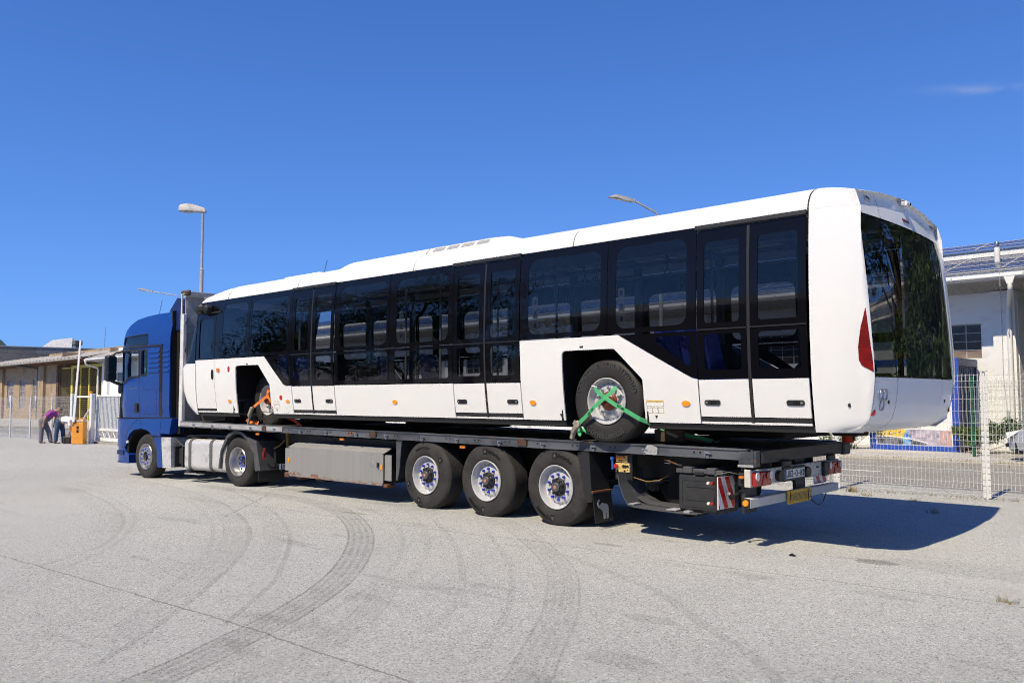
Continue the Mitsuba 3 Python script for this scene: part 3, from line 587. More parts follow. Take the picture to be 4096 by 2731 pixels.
put(ub, 'bar', [bx(X5-.10, X5, .0, 2.50, .470, .573, .006)], 'cream_paint', False); put(ub, 'end_cap', bx(X5-.105, X5-.002, -.012, .0, .466, .577, .004), 'black_plastic', 30)
put(ub, 'end_lamp', lathe([(0, .0), (0, .036), (-.012, .033), (-.014, 0)], 18).apply_translation((X5-.052, -.012, .525)), 'orange_lens', 30, 'round orange lamp')
put(tr, 'bar_support', [bx(X5-.14, X5-.10, y, y+.28, .40, .99) for y in (.07, 1.40)], 'chassis_dark', False)
sg = num(tr+'__load_sign'); lab(sg, 'yellow board reading VANREDNI PREVOZ')
with frame(F((X5+.02, .89, .43), ez=(0, .03, 1))):
    put(sg, 'board', bx(0, .006, 0, .66, 0, .16), 'yellow_sign', False); put(sg, 'characters', textX('VANREDNI PREVOZ', .085, .0062, .03, .035, .001, False, .60), 'ink_grey', False)
    put(sg, 'cable_tie', [bx(-.01, .011, y, y+.005, .015, .15) for y in (.075, .585)], 'ink', False)
put(tr, 'cable', [tube([(5.4, 1.62, .47), (5.46, 1.66, .40), (5.47, 1.78, .345), (5.46, 1.95, .36), (5.45, 2.08, .47)], .006, 6), tube([(5.3, 1.35, .70), (5.36, 1.33, .64), (5.36, 1.38, .60), (5.34, 1.42, .66)], .005, 6), tube([(5.05, -.07, .82), (5.2, -.02, .86), (5.35, .05, .83), (5.4, .12, .80)], .006, 6), tube([(5.35, .02, .70), (5.3, .08, .60), (5.3, .1, .5)], .008, 6), tube([(5.2, -.02, .62), (5.15, .1, .55), (5.25, .3, .66)], .02, 6)], 'black_plastic', 30)
put(tr, 'corner_lamp', [bx(5.33, 5.38, -.04, .01, .795, .825, .008)], 'amber_dark', 30); put(tr, 'corner_lamp', [bx(5.35, 5.42, 2.55, 2.64, .80, .86, .012)], 'amber_dark', 30)
for x in (-4.94, -2.21, .79): 
    k = num(tr+'__side_marker'); put(k, 'lens', exY(rrect(x-.055, x+.055, rz(x)-.078, rz(x)-.035, .015), .035, .06), 'amber_dark', 30, 'amber side marker lamp'); put(k, 'bracket', bx(x-.02, x+.02, .06, .075, rz(x)-.07, rz(x)+.01), 'black_plastic', False)
# galvanised pallet chest under the deck
pb = num(tr+'__pallet_chest'); lab(pb, 'galvanised steel chest with a rusty lower edge')
put(pb, 'front_panel', [exY(rrect(-3.78, -1.03, .27, .80, .06), .0, .02)], 'zinc_box', False)
put(pb, 'lid_lip', [exX([(.0, .795), (.0, .806), (.16, .872), (.16, .86), (.02, .80)], -3.79, -1.0), exX([(.10, .85), (.16, .885), (.16, .87)], -3.7, -1.0)], 'zinc_box', False)
put(pb, 'chest_body', bx(-3.77, -1.04, .022, 1.0, .30, .79), 'chassis_dark', False)
put(pb, 'end_plate', bx(-3.94, -3.79, .03, .036, .36, .775), 'zinc_box', False); put(pb, 'end_plate', bx(-1.02, -.85, .03, .036, .36, .775), 'zinc_box', False)
for x0, z0 in ((-3.785, .52), (-1.09, .53)): put(pb, 'reflector', bx(x0, x0+.05, -.012, .0, z0, z0+.085, .003), 'orange_lens', False)
put(pb, 'handle', [lathe([(0, 0), (0, .028), (-.02, .026), (-.02, 0)], 12).apply_translation((-1.15, 0, .62)), bx(-1.16, -1.125, -.035, -.018, .56, .635, .006)], 'black_plastic', 30); put(pb, 'stamped_disc', lathe([(0, 0), (0, .058), (-.006, .052), (-.002, .045), (-.002, .02), (-.006, .012), (-.006, 0)], 24).apply_translation((-1.33, 0, .61)), 'zinc_box', 30)
put(pb, 'latch', [bx(-3.92, -3.78, .0, .06, .24, .32, .01), bx(-3.6, -3.45, .05, .2, .22, .28, .01), bx(-1.05, -.95, .02, .2, .24, .30, .01)], 'rust', False)
put(tr, 'coiled_hose', [lathe([(0, 0)]+[q for i in range(14) for q in ((i*.03, .05-.002*i), (i*.03+.015, .038-.002*i))]+[(.42, 0)], 10, 'z').apply_transform(trimesh.transformations.rotation_matrix(math.pi, (1, 0, 0))).apply_translation((-4.28, .30, 1.02)), tube([(-4.75, .3, .72), (-4.5, .25, .78), (-4.3, .25, .90)], .008, 6)], 'yellow_hose', 30)
# headboard
hb = num(tr+'__headboard')
put(hb, 'wall', bx(-8.09, -8.05, .08, 2.47, 1.12, 4.0), 'headboard_metal', False)
put(hb, 'upper_panel', bx(-8.05, -8.045, .10, 2.45, 3.15, 3.97), 'headboard_panel', False, 'scuffed dirty upper panel')
for i, z in enumerate((1.5, 2.0, 2.5, 2.83)): 
    for j in range(2): put(hb, 'panel', bx(-8.047, -8.037, .14+j*1.15, 1.27+j*1.15, z+.01, z+.32 if i == 3 else z+.49), 'headboard_metal', False)
for y in (0, 2.47):
    put(hb, 'corner_post', [bx(-8.11, -7.99, y, y+.08, 1.08, 3.55, .008), bx(-8.13, -8.09, y, y+.03, 1.08, 4.05, .004)], 'post_alu', False)
    put(hb, 'post_hinge', [bx(-7.99, -7.955, y+.02, y+.06, z, z+.10, .008) for z in (3.30, 2.70, 2.1)], 'steel', 30)
put(hb, 'top_rail', [bx(-8.13, -7.98, .0, 2.55, 3.985, 4.06, .006), bx(-8.06, -7.96, .03, 2.52, 3.93, 3.985)], 'headboard_panel', False); put(hb, 'corner_casting', [bx(-8.14, -7.78, -.01, .06, 4.00, 4.07, .02), bx(-8.0, -7.85, .0, .1, 3.96, 4.02, .02)], 'casting', False)
# wooden blocks under the bus
for x, y in ((3.98, .32), (-6.76, .35)): 
    k = thing('wooden_block', 'dark wooden block on the trailer deck behind the bus rear wheel' if x > 0 else 'dark wooden block on the trailer deck ahead of the bus front wheel', 'block')
    put(k, 'timber', bx(x, x+.42, y, y+.30, 1.150, 1.31, .01), 'wood_block', False); put(k, 'top_board', bx(x+.02, x+.40, y+.01, y+.29, 1.315, 1.34, .004), 'wood_block', False)
# ------------------------------------------------------------------ bus
bus = thing('airport_bus', 'white airport bus with dark tinted windows strapped onto the flatbed trailer', 'bus')
YB, YC = -.225, 1.275
PZ = [1.30, 1.41, 1.65, 1.92, 2.2, 2.49, 3.0, 3.35, 3.69, 3.75]; PY = [.11, .085, .05, .02, .006, 0, .010, .026, .057, .07]
def prof(z): return np.interp(z, PZ, PY)
def skin(poly, d0=0., t=.02, far=False, l=.16):
    """a side panel: polygon in (x, z) bent to the bulge of the bus side, its face d0 behind the outer skin"""
    polys = [poly] if not hasattr(poly, 'geoms') else list(poly.geoms); out = []
    for p in polys:
        cs = m3.CrossSection([np.array(r.coords)[:-1] for r in [p.exterior]+list(p.interiors)], m3.FillRule.EvenOdd)
        m = of(cs.extrude(t).refine_to_length(l)); v = m.vertices
        w = np.c_[v[:, 0], YB+d0+v[:, 2]+prof(v[:, 1]), v[:, 1]]; fc = m.faces[:, ::-1]
        if far: w[:, 1] = 2*YC-w[:, 1]; fc = fc[:, ::-1]
        out.append(tm(w, fc))
    return cat(out)
def sheetside(poly, d0=0., far=False): # single sheet (glass)
    m = of(m3.CrossSection([np.array(poly.exterior.coords)[:-1]], m3.FillRule.EvenOdd).extrude(.01).refine_to_length(.18))
    keep = (m.vertices[m.faces][:, :, 2] < .001).all(1); v = m.vertices
    w = np.c_[v[:, 0], YB+d0+prof(v[:, 1]), v[:, 1]]
    if far: w[:, 1] = 2*YC-w[:, 1]
    m = tm(w, m.faces[keep]); m.remove_unreferenced_vertices(); return m
rect = sbox
# white lower panels
archF = rpoly([(-5.36, 1.2), (-5.36, 2.335), (-4.52, 2.335), (-4.13, 1.95), (-4.13, 1.2)], .05)
archR = rpoly([(2.92, 1.2), (2.92, 2.318), (3.76, 2.318), (4.17, 1.93), (4.17, 1.2)], .06)
pF = Polygon([(-6.175, 1.41), (-6.175, 2.487), (-4.33, 2.487), (-3.80, 2.04), (-3.70, 1.955), (-3.60, 1.925), (-3.415, 1.922), (-3.415, 1.41)]).difference(archF)
pR = Polygon([(2.185, 1.41), (2.185, 2.483), (3.82, 2.483), (4.76, 1.98), (4.85, 1.935), (4.925, 1.92), (4.925, 1.41)]).difference(archR)
for far in (False, True):
    put(bus, 'side_panel', skin(pF, far=far), 'white_paint', 30); put(bus, 'side_panel', skin(pR, far=far), 'white_paint', 30); put(bus, 'side_panel', skin(rect(-2.10, 1.41, .835, 1.918), far=far), 'white_paint', 30)
DOORS = [((-3.40, -2.80), (-2.755, -2.118)), ((.848, 1.485), (1.527, 2.172)), ((4.94, 5.56), (5.605, 6.245))]
def frame_panel(x0, x1, z0, z1, a, b, c, d, r=.10): return rect(x0, z0, x1, z1).difference(rrect(a, b, c, d, r))
# driver's door
put(bus, 'window_header', skin(rect(-6.985, 3.45, -6.185, 3.687), .004), 'frit', 30)
dd = num(bus+'__driver_door')
put(dd, 'panel', skin(rect(-6.97, 1.49, -6.185, 2.487)), 'white_paint', 30); put(dd, 'frame', skin(frame_panel(-6.95, -6.185, 2.495, 3.44, -6.84, -6.28, 2.52, 3.33, .03), -.002), 'frit', 30); put(dd, 'glass', sheetside(rrect(-6.84, 2.52, -6.28, 3.33, .03) if False else rrect(-6.84, -6.28, 2.52, 3.33, .03), .012), 'bus_glass', True)
put(dd, 'sill_strip', skin(rect(-6.97, 1.44, -6.185, 1.485), .012), 'black_plastic', 30); put(dd, 'step_edge', skin(rect(-6.97, 1.41, -6.185, 1.436)), 'white_paint', 30)
e = Polygon([(-6.26+.045*math.cos(t), 2.18+.105*math.sin(t)) for t in np.linspace(0, 6.28, 24)]); put(dd, 'handle', skin(e, -.012, .014), 'black_plastic', 30); put(dd, 'grip', skin(rrect(-6.275, -6.245, 2.10, 2.26, .012), -.025, .014), 'black_gloss', 30)
put(bus, 'door_lintel', [skin(rect(-6.78, 3.435, -5.98, 3.465), -.025, .035)], 'black_plastic', 30)
for far in (False, True):
    # fixed window bays: black ceramic border with a clear field, upper and lower lights
    bays = [(-6.175, -4.875, None), (-4.865, -3.415, None), (-2.103, -.645, (-1.96, -.67 if far else -.70)), (-.635, .838, (-.46, .74)), (2.185, 3.655, (2.33, 3.555)), (3.665, 4.925, (3.79, 4.80))]
    for i, (x0, x1, c) in enumerate(bays):
        k = num(bus+'__window'); z0 = 2.497
        if c is None: c = (x0+.28, x1-.10) if i == 0 else (x0+.06, x1-.10)
        cz = (2.56, 3.36 if far else 3.58)
        put(k, 'border', skin(frame_panel(x0, x1, z0, 3.685, c[0], cz[0], c[1], cz[1], .10) if False else rect(x0, z0, x1, 3.685).difference(rrect(c[0], c[1], cz[0], cz[1], .13)), 0, .01, far), 'frit', 30)
        put(k, 'glass', sheetside(rrect(c[0], c[1], cz[0], cz[1], .13), .004, far), 'bus_glass', True)
    tri1 = Polygon([(-4.31, 2.483), (-3.79, 2.05), (-3.69, 1.965), (-3.60, 1.935), (-3.415, 1.932), (-3.415, 2.483)]); tri2 = Polygon([(3.845, 2.48), (4.77, 1.99), (4.85, 1.947), (4.925, 1.932), (4.925, 2.48)])
    for tp, hole in ((tri1, rpoly([(-3.98, 2.44), (-3.72, 2.11), (-3.48, 2.0), (-3.48, 2.44)], .03)), (tri2, rpoly([(4.30, 2.43), (4.80, 2.08), (4.84, 2.08), (4.84, 2.43)], .03)), (rect(-2.10, 1.928, -.645, 2.487), rrect(-2.0, -.68, 2.0, 2.44, .04)), (rect(-.635, 1.928, .835, 2.487), rrect(-.50, .74, 2.0, 2.44, .04))):
        k = num(bus+'__lower_window'); put(k, 'border', skin(tp.difference(hole), .0, .01, far), 'frit', 30); put(k, 'glass', sheetside(hole, .004, far), 'bus_glass', True)
    for di, pair in enumerate(DOORS):
        put(bus, 'door_rail', skin(rect(pair[0][0]-.02, 3.655, pair[1][1]+.01, 3.70), -.035, .05, far), 'black_plastic', 30)
        put(bus, 'door_seal', skin(rect(pair[0][1]+.005, 1.43, pair[1][0]-.005, 3.65), -.006, .012, far), 'black_plastic', 30)
        put(bus, 'door_sill', [skin(rect(pair[0][0], 1.41, pair[1][1], 1.435), 0, .02, far)], 'white_paint', 30); put(bus, 'door_skirt', skin(rect(pair[0][0], 1.438, pair[1][1], 1.487), .006, .02, far), 'black_plastic', 30)
        for li, (x0, x1) in enumerate(pair):
            k = num(bus+'__door'); put(k, 'panel', skin(rect(x0, 1.492, x1, 1.912), 0, .02, far), 'white_paint', 30)
            ha = rrect(x0+.09, x1-.09, 2.56, 3.36 if far else 3.50, .04); hb_ = rrect(x0+.09, x1-.07, 2.02, 2.43, .04)
            put(k, 'frame', skin(rect(x0, 1.92, x1, 3.645).difference(ha).difference(hb_), -.004, .012, far), 'frit', 30)
            put(k, 'glass', sheetside(ha, .004, far), 'bus_glass', True); put(k, 'glass', sheetside(hb_, .004, far), 'bus_glass', True)
            put(k, 'cross_bar', skin(rect(x0, 2.478, x1, 2.492), -.012, .012, far), 'black_plastic', 30)
            if not far:
                a = x0+.06 if li == 0 else x1-.26
                put(k, 'handle', skin(rrect(a, a+.20, 1.622, 1.682, .028), -.012, .014), 'black_plastic', 30); put(k, 'lock', skin(rrect(a+.015 if li == 0 else a+.155, a+.045 if li == 0 else a+.185, 1.64, 1.664, .01), -.018, .01), 'steel', 30)
                put(k, 'grip', skin(rrect(a+.075, a+.15, 1.632, 1.668, .006), -.016, .006), 'black_gloss', 30)
    put(bus, 'skirt', [skin(rect(a, 1.335, b, 1.402), .03, .02, far) for a, b in ((-6.95, -5.38), (-4.11, 2.90), (4.19, 6.27))], 'black_plastic', 30)
# small things on the near side
def oval(x, z, rx, rz_): return Polygon([(x+rx*math.cos(t), z+rz_*math.sin(t)) for t in np.linspace(0, 2*math.pi, 24)[:-1]])
for x in (-5.62, -3.56, -.52, 2.385, 4.755): put(bus, 'side_marker', skin(oval(x, 1.64, .055, .033), -.014, .016), 'orange_lens', 30, 'orange oval side marker')
put(bus, 'turn_signal', skin(rrect(-6.07, -5.97, 2.225, 2.305, .03), -.02, .022), 'amber_dark', 30, 'dark amber turn signal'); put(bus, 'reflector', skin(oval(-5.61, 2.275, .035, .055), -.012, .014), 'red_reflector', 30, 'red oval reflector'); put(bus, 'charge_cap', skin(oval(-3.78, 1.71, .045, .045), -.006, .01), 'red_reflector', 30); put(bus, 'fuel_cap', skin(oval(-3.64, 1.55, .13, .13), -.006, .008), 'white_paint', 30)
put(bus, 'sticker', skin(rect(-4.05, 1.50, -3.85, 1.66), -.001, .002), 'sticker', False); put(bus, 'sticker', skin(rect(4.20, 1.50, 4.45, 1.68), -.001, .002), 'sticker', False)
put(bus, 'sticker_print', [skin(rect(4.205, 1.66, 4.445, 1.675), -.0016, .001)], 'yellow_sign', False); put(bus, 'sticker_print', [skin(rect(a, b, c, d).difference(rect(a+.004, b+.004, c-.004, d-.004)), -.0016, .001) for a, b, c, d in ((4.205, 1.60, 4.445, 1.655), (4.205, 1.52, 4.28, 1.59), (4.285, 1.52, 4.36, 1.59), (4.365, 1.52, 4.44, 1.59), (-4.04, 1.59, -3.86, 1.64), (-4.04, 1.51, -3.86, 1.58))], 'ink_grey', False)
put(bus, 'jack_arrow', [skin(Polygon([(x-.022, 1.495), (x+.022, 1.495), (x, 1.45)]), -.001, .002) for x in (-5.48, -3.95, 2.85, 4.33)], 'ink', False, kind='stuff')
put(bus, 'label_plate', [skin(rect(x, 2.345, x+.06, 2.372), -.001, .002) for x in (-4.95, 3.22)], 'ink', False, kind='stuff')
# roof: side section carried along x, in pieces with open joints
SEC = np.array([(.057, 3.69), (.062, 3.74), (.085, 3.80), (.13, 3.87), (.20, 3.925), (.31, 3.97), (.50, 4.01), (.85, 4.045), (1.2, 4.06), (1.5, 4.065)])
SEC = np.array(catmull([tuple(q) for q in SEC], 3))
SECF = np.vstack([np.c_[YB+SEC[:, 0], SEC[:, 1]], np.c_[2*YC-YB-SEC[::-1][1:, 0], SEC[::-1][1:, 1]]])
def roofpiece(x0, x1): return grid(np.stack([np.c_[np.full(len(SECF), x), SECF] for x in np.linspace(x0, x1, 6)]))
JO = [-5.755, -3.30, -.10, 3.09, 6.262]
for a, b in zip(JO[:-1], JO[1:]): put(bus, 'roof', roofpiece(a+.006, b-.006), 'white_paint', True)
def jointstrip(x):
    q = SECF.copy(); q[:, 0] = YC+(q[:, 0]-YC)*.995; q[:, 1] -= .008
    return grid(np.stack([np.c_[np.full(len(q), x+dx), q] for dx in (-.013, .013)]))
put(bus, 'roof_joint', [jointstrip(x) for x in JO], 'black_plastic', True)
# front cap
def plan(xf, yside, n=14, r=.45):      # front outline: near side, round corner, front, far corner, far side
    P = [(-6.99, yside)]; t = np.linspace(0, math.pi/2, 9)
    P += [(xf+r-r*math.sin(a), yside+r-r*math.cos(a)) for a in t]; P = P[:1]+P[1:]
    front = [(xf-.06*(1-((y-YC)/1.05)**2), y) for y in np.linspace(yside+r+.1, YC, 5)]
    h = P+front; return np.array(h+[(x, 2*YC-y) for x, y in h[::-1][1:]])
FXz = [1.36, 1.41, 1.6, 1.85, 2.35, 2.43, 2.61, 3.44, 3.69]; FXx = [-7.40, -7.50, -7.74, -7.85, -7.86, -7.72, -7.60, -7.30, -7.19]
def cap(zs, back=0.): return grid(np.stack([np.c_[plan(np.interp(z, FXz, FXx)+back, YB+prof(z)+back), np.full(len(plan(0, 0)), z)] for z in zs]))
put(bus, 'nose', cap(np.linspace(1.36, 2.425, 14)), 'white_paint', True); put(bus, 'windscreen', cap(np.linspace(2.43, 3.685, 12)), 'frit', True, 'wraparound dark windscreen')
def nosey(x):                          # roof over the driver, falling to the front
    s = np.interp(x, [-7.19, -7.0, -6.8, -6.45, -6.1, -5.76], [0, .30, .53, .78, .93, 1.]); r = .45; xc = -6.74
    i = r-math.sqrt(max(r*r-max(0, xc-x)**2, 0)); q = SECF.copy(); q[:, 1] = 3.69+(q[:, 1]-3.69)*s
    q[:, 0] = YC+(q[:, 0]-YC)*(1-i/1.44); return np.c_[np.full(len(q), x), q]
put(bus, 'roof', grid(np.stack([nosey(x) for x in np.r_[np.linspace(-5.767, -6.7, 7), np.linspace(-6.75, -7.19, 9)]])), 'white_paint', True)
mr = num(bus+'__mirror'); put(mr, 'head', [bx(-6.76, -6.47, -.42, -.20, 3.435, 3.645, .07)], 'black_plastic', 30); put(mr, 'arm', [bx(-6.49, -6.34, -.36, -.16, 3.44, 3.61, .05)], 'black_plastic', 30)
# rear cap
BZ = [1.34, 1.38, 1.42, 1.48, 1.6, 1.75, 1.91, 2.5, 3.0, 3.4, 3.63, 3.8, 3.95, 4.07]; BX = [6.56, 6.67, 6.735, 6.785, 6.825, 6.848, 6.862, 6.835, 6.80, 6.765, 6.735, 6.695, 6.65, 6.60]
def XF(y, z): return np.interp(z, BZ, BX)+.075*(1-((np.asarray(y)-YC)/1.40)**2)
def rpatch(y0, y1, z0, z1, d=0., nz=12, ny=8, zt=None):
    ys = np.linspace(y0, y1, ny); out = []
    for y in ys:
        zz = np.linspace(z0, z1 if zt is None else zt(y), nz); out.append(np.c_[XF(y, zz)+d, np.full(nz, y), zz])
    return grid(np.stack(out))
YS = [-.045, .492, 2.045, 2.595]
def ztop(y): return float(np.interp(abs(y-YC), [0, .715, 1.33, 1.375], [3.985, 3.94, 3.868, 3.86]))
for i in range(3):
    a, b = YS[i]+.004, YS[i+1]-.004
    put(bus, 'rear_window', rpatch(a, b, 1.925, 3.622, .004), 'rear_glass', True); put(bus, 'rear_lower_panel', rpatch(a, b, 1.345, 1.915, 0, 18), 'white_paint', True); put(bus, 'rear_upper_panel', rpatch(a, b, 3.632, 4, 0, 8, 8, ztop), 'white_paint', True)
put(bus, 'rear_seams', [rpatch(y-.015, y+.015, 1.345, 3.93, -.012, 24, 2) for y in YS[1:3]]+[rpatch(YS[0], YS[3], a-.02, a+.02, -.01, 2, 12) for a in (1.92, 3.627)], 'black_plastic', True)
def crest(z):
    y = np.interp(z, [1.34, 1.45, 1.7, 1.95, 2.3, 3.4, 3.69], [.02, -.03, -.075, -.10, -.115, -.115, -.10]); return float(XF(y, z)+.03*np.interp(z, [1.6, 2.1], [0, 1])), float(y)
def corner(z):
    s = YB+prof(z); xc, yc = crest(z); w = np.interp(z, [1.34, 1.42, 1.9, 2.4], [0, .6, .8, 1.0])
    mid = [(6.275, s), (6.40, s+.004), (6.52, s+.016+.02*(1-w)), (6.63, s+.036+.05*(1-w)), (6.72, s+.066+.08*(1-w)), (6.79, .5*(s+.09)+.5*yc if w > .5 else s+.2)]
    mid = [(x if z > 1.42 else 6.275+(x-6.275)*np.interp(z, [1.34, 1.42], [.8, 1.]), y) for x, y in mid]
    return mid+[(xc, yc), (float(XF(-.048, z)), -.048)]
zc = np.r_[1.345, 1.37, 1.40, 1.44, 1.5, 1.6, 1.75, 1.9, 2.05, 2.3, 2.7, 3.1, 3.4, 3.55, 3.69]
C1 = np.stack([np.c_[corner(z), np.full(8, z)] for z in zc]); C2 = C1.copy(); C2[:, :, 1] = 2*YC-C2[:, :, 1]
P0 = np.array(corner(3.69)); fx = (P0[:7, 0]-P0[0, 0])/(P0[6, 0]-P0[0, 0]); fy = (P0[:7, 1]-P0[0, 1])/(P0[6, 1]-P0[0, 1]); q = []
for a, c, lip in [(a_, c_, 0) for a_, c_ in zip(fx, fy)]+[(1., 1., 1)]:
    row = []
    for y, z in SECF:
        h = abs(y-YC); h86 = YC-YB-.13
        if z <= 3.865: ye, ze = -.10, z
        else: ye = YC-h/h86*(YC+.10); ze = ztop(ye)
        x1 = float(XF(ye, ze))+.025; ye = ye if y < YC else 2*YC-ye
        row.append((P0[0, 0]+(x1-P0[0, 0])*a-.032*lip, y+(ye-y)*c, z+(ze-z)*a**1.6-.012*lip))
    q.append(row)
cap_ = cat(grid(C1), grid(C2), grid(np.array(q))); cap_.merge_vertices(digits_vertex=4); put(bus, 'rear_cap', cap_, 'white_paint', 42)
# tail lamps on the corner
def cornerpt(u, z, off=.006):
    P = np.array(corner(z)); d = np.r_[0, np.cumsum(np.hypot(*np.diff(P, axis=0).T))]; tot = d[6]
    s = tot*u; x = np.interp(s, d, P[:, 0]); y = np.interp(s, d, P[:, 1]); return x+off*.8, y-off
def lampmesh(far):
    zz = np.r_[1.97, 2.0, 2.035, 2.06, 2.09, 2.15, 2.22, 2.32, 2.42, 2.5, 2.56, 2.62]; L = []
    for z in zz:
        u1 = np.interp(z, [1.97, 2.2, 2.62], [.985, .965, .93]); u0 = np.interp(z, [1.97, 2.035, 2.09, 2.22, 2.42, 2.56, 2.62], [.975, .80, .762, .765, .825, .895, .925]); row = []
        for u in np.linspace(u0, u1, 5):
            x, y = cornerpt(u, z); row.append((x, 2*YC-y if far else y, z))
        L.append(row)
    return grid(np.array(L))
for far in (False, True):
    k = num(bus+'__tail_lamp'); put(k, 'lens', lampmesh(far), 'tail_red', True)
    m = lampmesh(far); b = (m.bounds[0]+m.bounds[1])/2
for far in (False, True):
    for z, r, m, nm, yy in ((1.56, .04, 'red_reflector', 'rear_reflector', -.01), (1.63, .022, 'black_plastic', 'parking_sensor', -.12)):
        P = np.array(corner(z)); x = float(np.interp(yy, P[:, 1], P[:, 0])); mm = lathe([(0, 0), (0, r), (-.008, r*.9), (-.008, 0)], 14); mm.apply_transform(trimesh.transformations.rotation_matrix(math.radians(62), (0, 0, 1))); mm.apply_translation((x, yy, z))
        if far: mm.vertices[:, 1] = 2*YC-mm.vertices[:, 1]; mm = tm(mm.vertices, mm.faces[:, ::-1])
        put(bus, nm, mm, m, 30)
def onrear(y, z, d=0.): return np.array([float(XF(y, z))+d, y, z])
def ringx(y, z, r, t=.008): an = np.linspace(0, 2*math.pi, 22); return tube([onrear(y+r*math.cos(a), z+r*1.25*math.sin(a), .008) for a in an], t, 6, False)
put(bus, 'ring_badge', [ringx(.105, 1.735, .045), ringx(.20, 1.735, .045), ringx(.15, 1.63, .045)], 'steel', True, 'badge of three chrome rings')
for y in (.30, 2.2): put(bus, 'parking_sensor', tilt(lathe([(0, 0), (0, .02), (-.006, .02), (-.006, 0)], 12), (0, 0, 0), math.pi/2, (0, 0, 1)).apply_translation(onrear(y, 1.66, .002)), 'black_plastic', 30)
for y in (.25, 2.45): 
    k = num(bus+'__marker_lamp'); put(k, 'housing', tilt(bx(-.02, .012, -.055, .055, -.04, .04, .012), (0, 0, 0), -.5, (0, 1, 0)).apply_translation(onrear(y, 3.82, .004)), 'rim_silver', 30); put(k, 'lens', tilt(bx(.0, .018, -.04, .04, -.025, .025, .008), (0, 0, 0), -.5, (0, 1, 0)).apply_translation(onrear(y, 3.82, .004)), 'black_gloss', 30)
put(bus, 'brake_lamp', tilt(bx(-.01, .008, -.10, .10, -.018, .018, .004), (0, 0, 0), -.45, (0, 1, 0)).apply_translation(onrear(1.275, 3.72, .004)), 'red_dark', 30, 'slim dark red brake lamp')
ck = num(bus+'__camera'); o = onrear(1.27, 3.92, 0)
put(ck, 'housing', [cyl(o+[.07, -.04, .0], o+[.07, .05, .0], .030, 16), bx(o[0]+.02, o[0]+.09, o[1]+.045, o[1]+.095, o[2]-.025, o[2]+.03, .01)], 'white_metal', 30); put(ck, 'bracket', [bx(o[0]-.02, o[0]+.07, o[1]-.06, o[1]-.04, o[2]-.03, o[2]+.02, .006), bx(o[0]-.02, o[0]+.07, o[1]-.06, o[1]+.08, o[2]+.030, o[2]+.036)], 'rim_silver', 30); put(ck, 'lens', cyl(o+[.08, .07, .0], o+[.10, .07, .0], .018, 12), 'black_gloss', 30)
# roof unit
pod = num(bus+'__roof_unit')
def podsec(s, w): return rpoly([(YC-w, 3.95), (YC-w+.06, 4.0+.20*s), (YC-w+.22, 4.0+.235*s), (YC+w-.22, 4.0+.235*s), (YC+w-.06, 4.0+.20*s), (YC+w, 3.95)], .02)
xs = [-2.95, -2.80, -2.62, -2.45, -.5, -.42]; ss = [.15, .55, .85, .96, 1, 1.]
def podloft(xs, ss, w):
    A = []
    for x, s in zip(xs, ss): A.append([(x, y, z) for y, z in np.array([(YC-w, 3.98), (YC-w+.03, 4.0+.08*s), (YC-w+.10, 4.0+.15*s), (YC-w+.24, 4.0+.19*s), (YC, 4.0+.205*s), (YC+w-.24, 4.0+.19*s), (YC+w-.10, 4.0+.15*s), (YC+w-.03, 4.0+.08*s), (YC+w, 3.98)])])
    return grid(np.array(A))
put(pod, 'cover', podloft(xs, ss, .92), 'cream_white', 40); put(pod, 'cover', podloft([-.40, -.3, 1.0, 1.25, 1.5, 1.72], [1, 1, 1, .9, .55, .1], .92), 'cream_white', 40)
for i in range(4):
    x0 = -.30+i*.335; put(pod, 'grille', [tm(*(lambda g: (g.vertices, g.faces))(grid(np.array([[(x, YC-.898+.070*t+.03*t*t, 4.072+.092*t) for t in np.linspace(0, 1, 5)] for x in (x0+.03, x0+.30)]))))], 'grille_grey', True)
for p in ((-3.55, .4), ): put(bus, 'antenna', cyl((-3.55, .55, 4.0), (-3.42, .55, 4.30), .006, 6), 'black_plastic', False)
put(bus, 'roof_hatch', [bx(-3.1, -2.98, .5, .8, 4.0, 4.06, .02)], 'black_plastic', 30); put(bus, 'roof_panel', [bx(-4.6, -3.4, .35, 2.2, 3.99, 4.065, .03)], 'white_paint', 30)
# underbody and wheel wells
put(bus, 'underbody', [bx(-7.3, -5.38, .0, 2.55, 1.40, 1.62), bx(-4.11, 2.90, .0, 2.55, 1.32, 1.62), bx(4.19, 6.55, .0, 2.55, 1.36, 1.62), bx(-5.38, -4.11, .80, 1.75, 1.42, 1.62), bx(2.90, 4.19, .60, 1.95, 1.40, 1.62)], 'black_matte', False)
for x0, x1, yi in ((-5.48, -4.11, .74), (2.90, 4.19, .57)):
    put(bus, 'wheel_well', [bx(x0-.02, x1+.02, yi, yi+.02, 1.4, 2.45), bx(x0-.02, x1+.02, 2.53-yi, 2.55-yi, 1.4, 2.45), bx(x0-.03, x0-.01, -.16, yi, 1.40, 2.45), bx(x1+.01, x1+.03, -.16, yi, 1.40, 2.05), exY([(x1+.01, 1.95), (x1+.03, 1.96), (x1-.33, 2.37), (x1-.35, 2.36)], -.18, yi), bx(x0-.02, x1-.3, -.18, yi, 2.345, 2.36), bx(x0-.03, x0-.01, 2.55-yi, 2.71, 1.40, 2.45), bx(x1+.01, x1+.03, 2.55-yi, 2.71, 1.40, 2.3), bx(x0-.02, x1-.2, 2.55-yi, 2.72, 2.36, 2.38)], 'black_matte', False)
